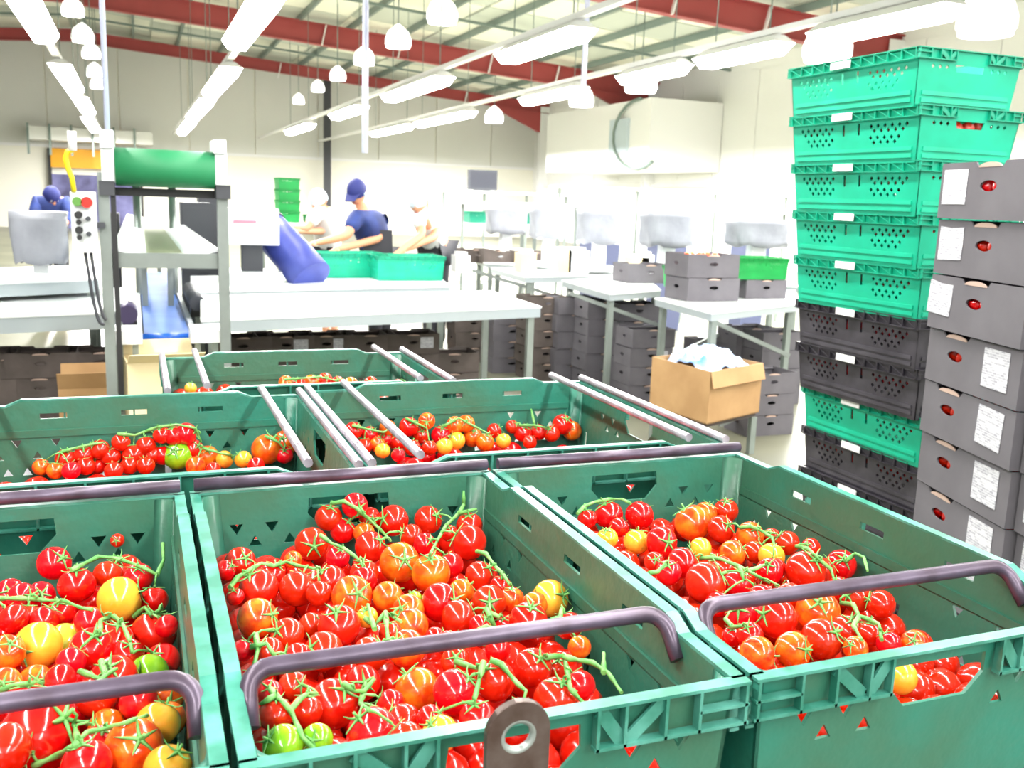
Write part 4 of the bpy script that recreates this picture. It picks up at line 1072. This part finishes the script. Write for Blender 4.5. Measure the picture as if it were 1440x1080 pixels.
b = MB(); b.box(0, B_.x-A.x, 0, .08, .01, A.z-zt_); b.build('casing', M_dgrey, t); b = MB(); b.box(.02, B_.x-A.x-.02, -.004, 0, .04, A.z-zt_-.02); b.build('screen', mat('dark screen', (44, 46, 56), .4), t)
b = MB(); b.box(.1, B_.x-A.x-.1, .0, .1, 0, .012); b.build('foot', M_dgrey, t)

# ================================================================== BOXES, BACKGROUND
TB = {'g': tray(.39, .29, .15, M_grey_card, 0), 'b': tray(.39, .29, .15, M_brown_grey, 0)}
LBL = label_mesh(.1, .08, False)
fill_me = None
def bbox_stack(x, y, z0, n, rz, kind, desc, lbl=(), group='dark cardboard trays below and on the benches', sc_=1.0):
    for i in range(n):
        t = thing('cardboard_tray', ('dark grey' if kind == 'g' else 'brown')+' tray, '+(['lowest', 'second up', 'third up', 'fourth up', 'topmost'][i if i < n-1 else 4]+', ' if n > 1 else '')+desc, 'box',
                  (x+random.uniform(-.01, .01), y+random.uniform(-.01, .01), z0+i*.152*sc_), rz, group)
        t.scale = (sc_,)*3
        link('tray_body', TB[kind], t)
        link('tab', TAB, t, (0, -.147, .137))
        if i in lbl:
            link('paper_label', LBL, t, (.1, -.1455, .085))
rz0 = -.35
# under nearest long bench
for k in range(6):
    p = aty(340+k*58, 540, 6.9)
    bbox_stack(p.x, 6.9, 0, 4 if k != 5 else 3, 0, 'b', '%s stack from the left under the nearest long bench' % ORD[k], lbl=((3,) if k in (1, 2, 4) else ()))
for k in range(5):
    p = aty(-28+k*43, 520, 6.3)
    bbox_stack(p.x, 6.4, 0, 4, 0, 'b', '%s stack from the left under the left bench' % ORD[k], sc_=.95 if k % 2 else 1)
# the crowded area right of the long bench
for k, (px, Y, n, kd, lb) in enumerate([(660, 9.0, 4, 'b', ()), (712, 8.4, 4, 'g', ()), (760, 8.0, 5, 'b', ()), (800, 7.9, 5, 'g', ()), (842, 7.6, 5, 'g', (3, 2)), (884, 7.4, 5, 'g', (3,)), (905, 6.9, 4, 'g', (2,))]):
    p = aty(px, 500, Y); bbox_stack(p.x, Y, 0, n, 0, kd, '%s stack from the left under the right benches' % ORD[k], lbl=lb)
for k, (px, Y, n) in enumerate([(1045, 6.9, 4), (1085, 6.6, 4), (1075, 5.7, 3), (1000, 7.2, 3)]):
    p = aty(px, 500, Y); bbox_stack(p.x, Y, 0, n, 0, 'g', '%s of four stacks behind the tan box' % ORD[k], lbl=())
# trays on the bench
tz = .882
P = atz(990, 422, tz); bbox_stack(P.x+.02, P.y+.08, tz, 2, 0, 'g', 'on the bench beside the crate stack, front pair', sc_=1.18)
P = atz(1072, 419, tz); bbox_stack(P.x+.0, P.y+.1, tz, 1, 0, 'g', 'on the bench under the grass green crates')
P = atz(902, 396, tz); bbox_stack(P.x, P.y, tz, 1, 0, 'g', 'on the bench with crossed braces, left of the front pair', sc_=1.15)
for k, (px, py) in enumerate([(672, 362), (705, 364), (757, 366), (800, 368)]):
    P = atz(px, py+8, .882); bbox_stack(P.x, P.y+.2, .882, 1, 0, 'b', 'on the furthest bench, %s from the left' % ORD[k])
# orange sweets / produce in trays: tomatoes on the front pair
hb = MB()
P = atz(990, 422, tz)
for i in range(4):
    for j in range(3): hb.add([Vector((P.x-.14+i*.07, P.y+.0+j*.06, tz+.31+.03*((i+j) % 2)))+v*.03 for v in sv], sf, True)
tag(hb.build('tomato_heap', M_orange, fix=False), 'orange tomatoes heaped in the front pair of trays on the bench', 'tomatoes', kind='stuff')
# tan box with blue bag
A, B_, C_ = aty(916, 520, 5.6), aty(975, 590, 5.05), aty(1066, 570, 5.35)
pA = atz(916, 583, .25); 
bx = thing('cardboard_box', 'open tan cardboard box stuffed with a blue plastic bag, under the right bench', 'box', (0, 0, 0))
zb_, zt_ = .28, .61
q = [atz(913, 570, zb_), atz(994, 597, zb_), atz(1067, 580, zb_), atz(985, 560, zb_)]
def wallp(a, c, n):
    b = MB(); a2 = Vector(a); c2 = Vector(c); up3 = Vector((0, 0, zt_-zb_)); cen = sum(q, Vector())/4
    i1 = (cen-a2).normalized()*.008; i2 = (cen-c2).normalized()*.008
    b.hexa([a2, c2, c2+i2, a2+i1], [a2+up3, c2+up3, c2+i2+up3, a2+i1+up3]); b.build(n, M_card, bx)
for i in range(4): wallp(q[i], q[(i+1) % 4], 'side_panel')
b = MB(); b.hexa([v-Vector((0, 0, 0)) for v in q], [v+Vector((0, 0, .008)) for v in q]); b.build('bottom_panel', M_card, bx)
for i in (1,):
    a2, c2 = q[i]+Vector((0, 0, zt_-zb_)), q[i+1]+Vector((0, 0, zt_-zb_)); cen = sum(q, Vector())/4; o1 = (a2+c2)/2-Vector((cen.x, cen.y, zt_)); o1.z = 0; o1 = o1.normalized()*.1
    b = MB(); b.hexa([a2, c2, c2+o1*.3-Vector((0, 0, .1)), a2+o1*.3-Vector((0, 0, .1))], [a2+o1*.02, c2+o1*.02, c2+o1*.34-Vector((0, 0, .1)), a2+o1*.34-Vector((0, 0, .1))]); b.build('flap', M_card, bx)
# low stand beneath
sd = thing('low_stand', 'low slatted shelf under the tan cardboard box', 'shelf')
for k in range(4):
    f = k/4; a0 = q[0].lerp(q[1], f+.02); a1 = q[0].lerp(q[1], f+.2); b0 = q[3].lerp(q[2], f+.2); b1 = q[3].lerp(q[2], f+.02)
    b = MB(); b.hexa([v-Vector((0, 0, .03)) for v in (a0, a1, b0, b1)], [v-Vector((0, 0, .002)) for v in (a0, a1, b0, b1)]); b.build('slat', M_brown_grey, sd)
for v in q:
    cen = sum(q, Vector())/4; v2 = v+(cen-v)*.1; b = MB(); b.box(v2.x-.02, v2.x+.02, v2.y-.02, v2.y+.02, 0, zb_-.03); b.build('leg', M_leg, sd)
cen = sum(q, Vector())/4
b = MB(); vs = []; fs = []; nn = 18
e1 = (q[1]-q[0])*.43; e2 = (q[3]-q[0])*.43
for i in range(nn+1):
    for j in range(nn+1):
        u = -1+2*i/nn; v = -1+2*j/nn; hh = .0+.13*max(0, 1-(u*u+v*v)*.62)+.025*math.sin(u*9+v*4)*math.cos(v*8-u*3)
        p = cen+e1*u+e2*v; vs.append((p.x, p.y, zt_-.05+hh))
for i in range(nn):
    for j in range(nn): a = i*(nn+1)+j; fs.append((a, a+1, a+nn+2, a+nn+1))
b.add(vs, fs, True); bg = b.build('plastic_bag', M_bluebag, fix=False); sm = bg.modifiers.new('solid', 'SOLIDIFY'); sm.thickness = .01
tag(bg, 'crumpled blue and white plastic bag filling the tan cardboard box', 'bag')
# tan and cream boxes under left bench
def plain_box(x, y, w, d, h, m_, lab, rz=0, z0=0, peak=False):
    t = thing('cardboard_box', lab, 'box', (x, y, z0), rz); b = MB(); tt = .006
    for a in ((-w/2, w/2, -d/2, -d/2+tt), (-w/2, w/2, d/2-tt, d/2), (-w/2, -w/2+tt, -d/2+tt, d/2-tt), (w/2-tt, w/2, -d/2+tt, d/2-tt)): b.box(*a, 0, h)
    b.box(-w/2, w/2, -d/2, d/2, 0, tt); b.build('carton', m_, t)
    for s in (-1, 1):
        b = MB(); M_ = Matrix.Translation((0, s*d/2, h))@Matrix.Rotation(-s*(.5 if peak else 1.1), 4, 'X')
        b.box(-w/2, w/2, -.002, .002, 0, d*.45, M_); b.build('flap', m_, t)
    return t
p = aty(118, 545, 5.9); zz = p.z-.05
plain_box(p.x, 5.95, .26, .24, aty(118, 528, 5.9).z-.06, M_card, 'tan cardboard box with raised flaps beside the conveyor post', 0, 0, True)
p = aty(228, 520, 5.2); plain_box(p.x+.0, 5.25, .36, .28, aty(215, 505, 5.2).z-.0, M_cream, 'cream cardboard box under the blue belt end', .1, 0)

# ================================================================== OTHER GREEN CRATES
lb, lr = crate_meshes(.4, .6, .2, 'stack', M_lime, M_lime)
eb, er = crate_meshes(.4, .6, .2, 'stack', M_emer, M_emer_rim)
def gcrate(loc, rz, lab, body=eb, rim=er, group='green crates among the benches', s=1.):
    t = thing('stacking_crate', lab, 'crate', loc, rz, group=group); t.scale = (s, s, s)
    link('crate_body', body, t); link('crate_rim', rim, t); return t
P = atz(576, 394, .902); gcrate((P.x, P.y+.14, .902), PI/2, 'emerald crate nearest on the middle bench, worker in white reaching into it')
P = atz(492, 388, .902); gcrate((P.x-.02, P.y+.0, .902), PI/2+.12, 'emerald crate on the middle bench in front of the worker in the cap')
P = atz(1062, 386, 1.034); 
pp = atz(1072, 419, tz); zz = tz+.153
gcrate((pp.x-.06, pp.y+.1, zz), PI/2, 'grass green crate on top of the single dark tray on the bench', lb, lr, s=.85)
gcrate((pp.x-.22, pp.y+.62, .903), PI/2, 'grass green crate behind, partly hidden by the front pair of dark trays', lb, lr, s=.9)
# far stack behind the chute
for k in range(4):
    p = aty(404, 312, 11); gcrate((p.x, 11, p.z+.0+k*.118), 0, 'grass green crate in the small far stack behind the violet chute, %s' % (['lowest', 'second lowest', 'second highest', 'topmost'][k]), lb, lr, s=.6)
p = aty(404, 312, 11); b = MB()
t = thing('side_table', 'pale table carrying the small far stack of green crates', 'table', (p.x+.25, 11, 0)); b.box(-.6, .8, -.3, .3, p.z-.05, p.z-.001); b.build('tabletop', M_top, t)
for i in (-.55, .75):
    for j in (-.25, .25): b = MB(); b.box(i-.02, i+.02, j-.02, j+.02, 0, p.z-.05); b.build('leg', M_leg, t)
for k, (px, lab) in enumerate([(432, 'grass green crate lying beside the small far stack, left one'), (452, 'grass green crate lying beside the small far stack, right one')]):
    q_ = aty(px, 312, 10.9); gcrate((q_.x+.05, 10.9, p.z+.001), .5*k, lab, lb, lr, s=.42)
# crates on shelf behind scales
A = aty(640, 300, 12.4); t = None
for k, px in enumerate((652, 690)):
    q_ = aty(px, 300, 13); gcrate((q_.x, 12.2, 1.28), PI/2, 'dark green crate on the far rack under the monitor, %s one' % ('left' if k == 0 else 'right'), *crate_meshes(.4, .6, .18, 'stack', mat('deep green plastic', (10, 120, 96), .4), M_emer_rim), s=.8)
b = MB(); t = thing('storage_rack', 'pale storage rack under the monitor holding deep green crates', 'rack', (aty(672, 300, 12.2).x, 12.2, 0))
for z in (.5, .9, 1.24):
    b = MB(); b.box(-.75, .75, -.25, .25, z, z+.038); b.build('shelf', M_wall_g, t)
for i in (-.73, .73):
    for j in (-.23, .23): b = MB(); b.box(i-.02, i+.02, j-.02, j+.02, 0, 1.5); b.build('upright', M_steel, t)
for k, px in enumerate((798, 888, 1000)):   # dark upright bins between scales
    q_ = aty(px, 310, 11.9); t = thing('bin', 'dark blue grey bin standing behind the covered scales, %s from the left' % ORD[k], 'bin', (q_.x, 10.9-.0*k, .0), group='dark bins behind the scales')
    b = MB(); b.hexa([Vector(v) for v in [(-.16, -.14, 0), (.16, -.14, 0), (.16, .14, 0), (-.16, .14, 0)]], [Vector(v) for v in [(-.2, -.18, 1.3), (.2, -.18, 1.3), (.2, .18, 1.3), (-.2, .18, 1.3)]]); b.build('bin_body', mat('blue grey bin plastic', (84, 90, 120), .5), t)
    b = MB(); b.box(-.22, .22, -.2, .2, 1.3, 1.34); b.build('lid', M_dgrey, t)
# small jugs and packs on the furthest benches
for k, (px, w_) in enumerate([(640, .1), (730, .12), (800, .16), (885, .14), (895, .1), (780, .1)]):
    q_ = aty(px, 350, 8.9); t = thing('carton', 'small pale pack on the bench between the covered scales, %s from the left' % ORD[k], 'pack', (q_.x, 8.72, .905), group='pale packs between the scales')
    b = MB(); b.box(-w_/2*1.4, w_/2*1.4, -.08, .08, 0, .16+.03*(k % 3)); b.build('pack_body', M_cream if k % 2 else M_whitem, t)
    b = MB(); b.box(-w_/2, w_/2, -.05, .05, .16+.03*(k % 3), .19+.03*(k % 3)); b.build('lid', M_whitem, t)

# ================================================================== PEOPLE
def skin(name, nodes, edges, m_, parent, sub=2):
    me = bpy.data.meshes.new(name); me.from_pydata([n[0] for n in nodes], edges, [])
    o = bpy.data.objects.new(name, me); COL.objects.link(o)
    md = o.modifiers.new('skin', 'SKIN'); md.use_smooth_shade = True; 
    if not me.skin_vertices: me.skin_vertices.new(name='')
    for i, n in enumerate(nodes):
        r = n[1]; me.skin_vertices[0].data[i].radius = r if isinstance(r, tuple) else (r, r)
    me.skin_vertices[0].data[0].use_root = True
    sb = o.modifiers.new('sub', 'SUBSURF'); sb.levels = sub; sb.render_levels = sub
    dg = bpy.context.evaluated_depsgraph_get(); dg.update()
    nm = bpy.data.meshes.new_from_object(o.evaluated_get(dg)); nm.materials.clear(); nm.materials.append(m_)
    for p in nm.polygons: p.use_smooth = True
    bpy.data.objects.remove(o); r = link(name, nm, parent); return r
def head(parent, c, fwd, R, hat, facem=M_skin):
    """ellipsoid head with nose, chin, eyes, ears"""
    fwd = Vector(fwd).normalized(); side = fwd.cross(Vector((0, 0, 1))).normalized(); up = side.cross(fwd)
    M_ = Matrix((side, fwd, up)).transposed().to_4x4(); M_.translation = c
    return M_
def person(label, head_p, fwd, hips, shl, shr, el, er_, hl, hr, topm, capm, group=None, cap=True, sleeve_full=False, apron=None):
    """joints are world points; legs go to the floor under the hips"""
    root = thing('person', label, 'person', (hips.x, hips.y, 0), group=group); B0 = Vector(root.location)
    V = lambda p: Vector(p)-B0
    neck = (shl+shr)/2+(head_p-(shl+shr)/2)*.35
    chest = (shl+shr)/2-Vector((0, 0, .05)); side = (shl-shr).normalized()
    hp, hp_l, hp_r = V(hips), V(hips)+side*.09, V(hips)-side*.09
    nodes = [(hp, .12), (V(chest).lerp(hp, .5), .125), (V(chest), .135), (V(neck), .055), (V(head_p)-Vector((0, 0, .07)), .055),
             (V(shl), .06), (V(el), .045), (V(hl), .03), (V(shr), .06), (V(er_), .045), (V(hr), .03),
             (hp_l, .09), (hp_l*1+Vector((.0, .03, -hp.z*.45)), .06), (Vector((hp_l.x, hp_l.y+.02, .08)), .045), (Vector((hp_l.x, hp_l.y-.12, .03)), .04),
             (hp_r, .09), (hp_r*1+Vector((.0, .03, -hp.z*.45)), .06), (Vector((hp_r.x, hp_r.y+.02, .08)), .045), (Vector((hp_r.x, hp_r.y-.12, .03)), .04)]
    edges = [(0, 1), (1, 2), (2, 3), (3, 4), (2, 5), (5, 6), (6, 7), (2, 8), (8, 9), (9, 10), (0, 11), (11, 12), (12, 13), (13, 14), (0, 15), (15, 16), (16, 17), (17, 18)]
    for hi, ei in ((7, 6), (10, 9)):       # palm and five fingers
        hd = nodes[hi][0]; d = (hd-nodes[ei][0]).normalized(); s = d.cross(Vector((0, 0, 1))).normalized()
        pi_ = len(nodes); nodes.append((hd+d*.06, (.034, .018))); edges.append((hi, pi_))
        for f, (o_, L) in enumerate([(-.03, .06), (-.01, .075), (.01, .07), (.03, .055)]):
            a = len(nodes); nodes.append((hd+d*.09+s*o_, .009)); nodes.append((hd+d*(.09+L*.6)+s*o_*1.1-Vector((0, 0, .02)), .008)); edges += [(pi_, a), (a, a+1)]
        a = len(nodes); nodes.append((hd+d*.04-s*.04, .011)); nodes.append((hd+d*.075-s*.055-Vector((0, 0, .012)), .009)); edges += [(pi_, a), (a, a+1)]
    skin('body', nodes, edges, M_skin, root, 1)
    # clothing
    f = .97 if sleeve_full else .75
    tn = [(V(chest).lerp(hp, .9), .15), (V(chest).lerp(hp, .45), .155), (V(chest), .165), (V(neck)-Vector((0, 0, .03)), .075), (V(shl), .085), (V(shl).lerp(V(el), f), .065), (V(shr), .085), (V(shr).lerp(V(er_), f), .065)]
    te = [(0, 1), (1, 2), (2, 3), (2, 4), (4, 5), (2, 6), (6, 7)]
    if sleeve_full:
        tn += [(V(el).lerp(V(hl), .6), .05), (V(er_).lerp(V(hr), .6), .05)]; te += [(5, 8), (7, 9)]
    skin('shirt' if not sleeve_full else 'coat', tn, te, topm, root, 2)
    skin('trousers', [(hp+Vector((0, 0, .05)), .14), (hp_l, .105), (nodes[12][0], .08), (nodes[13][0]+Vector((0, 0, .06)), .065), (hp_r, .105), (nodes[16][0], .08), (nodes[17][0]+Vector((0, 0, .06)), .065)], [(0, 1), (1, 2), (2, 3), (0, 4), (4, 5), (5, 6)], M_trouser, root, 1)
    for i in (14, 18):
        p = nodes[i][0]; b = MB(); b.hexa([p+Vector(v) for v in [(-.05, -.08, -.03), (.05, -.08, -.03), (.05, .2, -.03), (-.05, .2, -.03)]], [p+Vector(v) for v in [(-.04, -.05, .03), (.04, -.05, .03), (.045, .19, .07), (-.045, .19, .07)]]); b.build('shoe', M_dark, root)
    # head
    fw = Vector(fwd).normalized(); sd_ = fw.cross(Vector((0, 0, 1))).normalized(); up = sd_.cross(fw)
    M_ = Matrix((sd_, fw, up)).transposed().to_4x4(); M_.translation = V(head_p)
    b = MB(); vs = []; fs = []; n, m2 = 24, 16
    for i in range(m2+1):
        t_ = PI*i/m2
        for j in range(n):
            a = 2*PI*j/n; x = math.sin(t_)*math.cos(a)*.078; y = math.sin(t_)*math.sin(a)*.098; z = math.cos(t_)*.118
            if z < -.02: k = 1-(.35*(-z-.02)/.1); x *= k; y = y*k+.012*(-z-.02)/.1*(1 if y > 0 else .4)
            if y > .07 and abs(x) < .02 and -.045 < z < .02: y += .022*(1-abs(x)/.02)*(1-abs(z+.015)/.04)
            if y > .06 and .0 < z < .035 and .012 < abs(x) < .05: y -= .008
            if y > .06 and -.075 < z < -.05 and abs(x) < .03: y += .006
            vs.append(M_@Vector((x, y, z)))
    for i in range(m2):
        for j in range(n): fs.append((i*n+j, i*n+(j+1) % n, (i+1)*n+(j+1) % n, (i+1)*n+j))
    b.add(vs, fs, True); b.build('head', M_skin, root, weld=True)
    for s in (-1, 1):
        b = MB(); b.lathe([(.002, -.012), (.011, -.006), (.013, 0), (.011, .006), (.002, .012)], c=M_@Vector((s*.032, .083, .015)), n=10); b.build('eye', M_white, root)
        b = MB(); b.tube([M_@Vector((s*.078, -.005, .02)), M_@Vector((s*.088, -.012, .0)), M_@Vector((s*.078, -.004, -.028))], [.012, .014, .008], 8); b.build('ear', M_skin, root)
    b = MB(); b.tube([M_@Vector((x_, .098-abs(x_)*.3, -.055)) for x_ in (-.022, 0, .022)], [.003, .006, .003], 6); b.build('mouth', mat('lips', (190, 90, 90), .5), root)
    b = MB(); vs = []; fs = []
    for i in range(9):
        t_ = (PI/2)*i/8*(1.15)
        for j in range(n):
            a = 2*PI*j/n; vs.append(M_@Vector((math.sin(t_)*math.cos(a)*.09, math.sin(t_)*math.sin(a)*.11-.008, .02+math.cos(t_)*.115)))
    for i in range(8):
        for j in range(n): fs.append((i*n+j, (i+1)*n+j, (i+1)*n+(j+1) % n, i*n+(j+1) % n))
    b.add(vs, fs, True); b.build('cap' if cap else 'hair_net', capm, root, weld=True)
    if cap:
        b = MB(); q_ = [(-.065, .07, .03), (.065, .07, .03), (.045, .175, .008), (-.045, .175, .008)]
        b.hexa([M_@Vector(v) for v in q_], [M_@(Vector(v)+Vector((0, 0, .008))) for v in q_]); b.build('cap_peak', capm, root)
        b = MB(); vs = []; 
        b.tube([M_@Vector((.082*math.cos(a), .1*math.sin(a)-.005, .0)) for a in np.linspace(-PI-.35, .35, 14)], .02, 8); b.build('hair_net', M_net, root)
    if apron:
        b = MB(); c0 = V(chest).lerp(hp, .5); b.hexa([c0+Vector(v) for v in [(-.15, -.17, -.5), (.15, -.17, -.5), (.15, -.15, -.5), (-.15, -.15, -.5)]], [c0+Vector(v) for v in [(-.13, -.17, .1), (.13, -.17, .1), (.13, -.15, .1), (-.13, -.15, .1)]]); b.build('apron', apron, root)
    return root
YP = 8.85
hd = aty(502, 272, YP)
person('worker in a navy cap and blue shirt bending over an emerald crate', hd, (-.55, -.75, -.5), aty(536, 362, YP+.2), aty(528, 305, YP+.12), aty(503, 303, YP-.12), aty(535, 335, YP-.05), aty(487, 332, YP-.25),
       aty(478, 350, YP-.28), aty(448, 341, YP-.3), M_shirt, M_cap, cap=True, apron=M_trouser)
YQ = 8.8
hd = aty(588, 284, YQ-.05)
person('worker in a white coat reaching into the nearest emerald crate', hd, (-.5, -.8, -.55), aty(614, 352, YQ+.3), aty(614, 300, YQ+.2), aty(586, 298, YQ-.02), aty(612, 333, YQ+.0), aty(594, 330, YQ-.12),
       aty(570, 350, YQ-.2), aty(562, 354, YQ-.28), M_coat, M_net, cap=False)
YR = 10.3
hd = aty(448, 283, YR)
person('distant worker in a white coat behind the small green crates', hd, (-.7, -.6, -.5), aty(465, 360, YR+.2), aty(470, 300, YR+.15), aty(447, 300, YR-.1), aty(455, 325, YR-.05), aty(430, 322, YR-.2),
       aty(418, 325, YR-.25), aty(405, 320, YR-.25), M_coat, M_net, cap=False, sleeve_full=False)
YS = 12
hd = aty(72, 272, YS)
person('distant worker in dark blue bending behind the covered scale at the left', hd-Vector((0, 0, .05)), (.4, -.8, -.5), aty(72, 330, YS+.2), aty(92, 284, YS), aty(52, 284, YS), aty(98, 305, YS-.1), aty(48, 305, YS-.1),
       aty(88, 318, YS-.3), aty(55, 318, YS-.3), M_shirt, M_cap, cap=False, sleeve_full=True)
# small parts on the frame area: dark panels and posts behind the conveyor
for k, (px, py, py2, Y, w_, m_, lab) in enumerate([(275, 285, 345, 8.6, .12, M_dgrey, 'dark upright cabinet behind the roller conveyor, right side'), (158, 300, 350, 8.6, .05, M_dark, 'narrow dark cabinet behind the roller conveyor, left side'), (295, 275, 345, 9.4, .1, M_dgrey, 'dark upright cabinet further behind the roller conveyor')]):
    p, q_ = aty(px, py, Y), aty(px, py2, Y); t = thing('cabinet', lab, 'cabinet', (p.x, Y, 0), group='dark cabinets behind the conveyor')
    b = MB(); b.box(-w_, w_, 0, .3, .1, p.z); b.build('cabinet_body', m_, t)
    b = MB(); b.box(-w_+.02, w_-.02, -.01, 0, .9, p.z-.04); b.build('door', M_dgrey, t)
    b = MB(); b.box(-w_, w_, 0.02, .28, 0, .1); b.build('plinth', M_dark, t)
print('objects', len(bpy.data.objects))
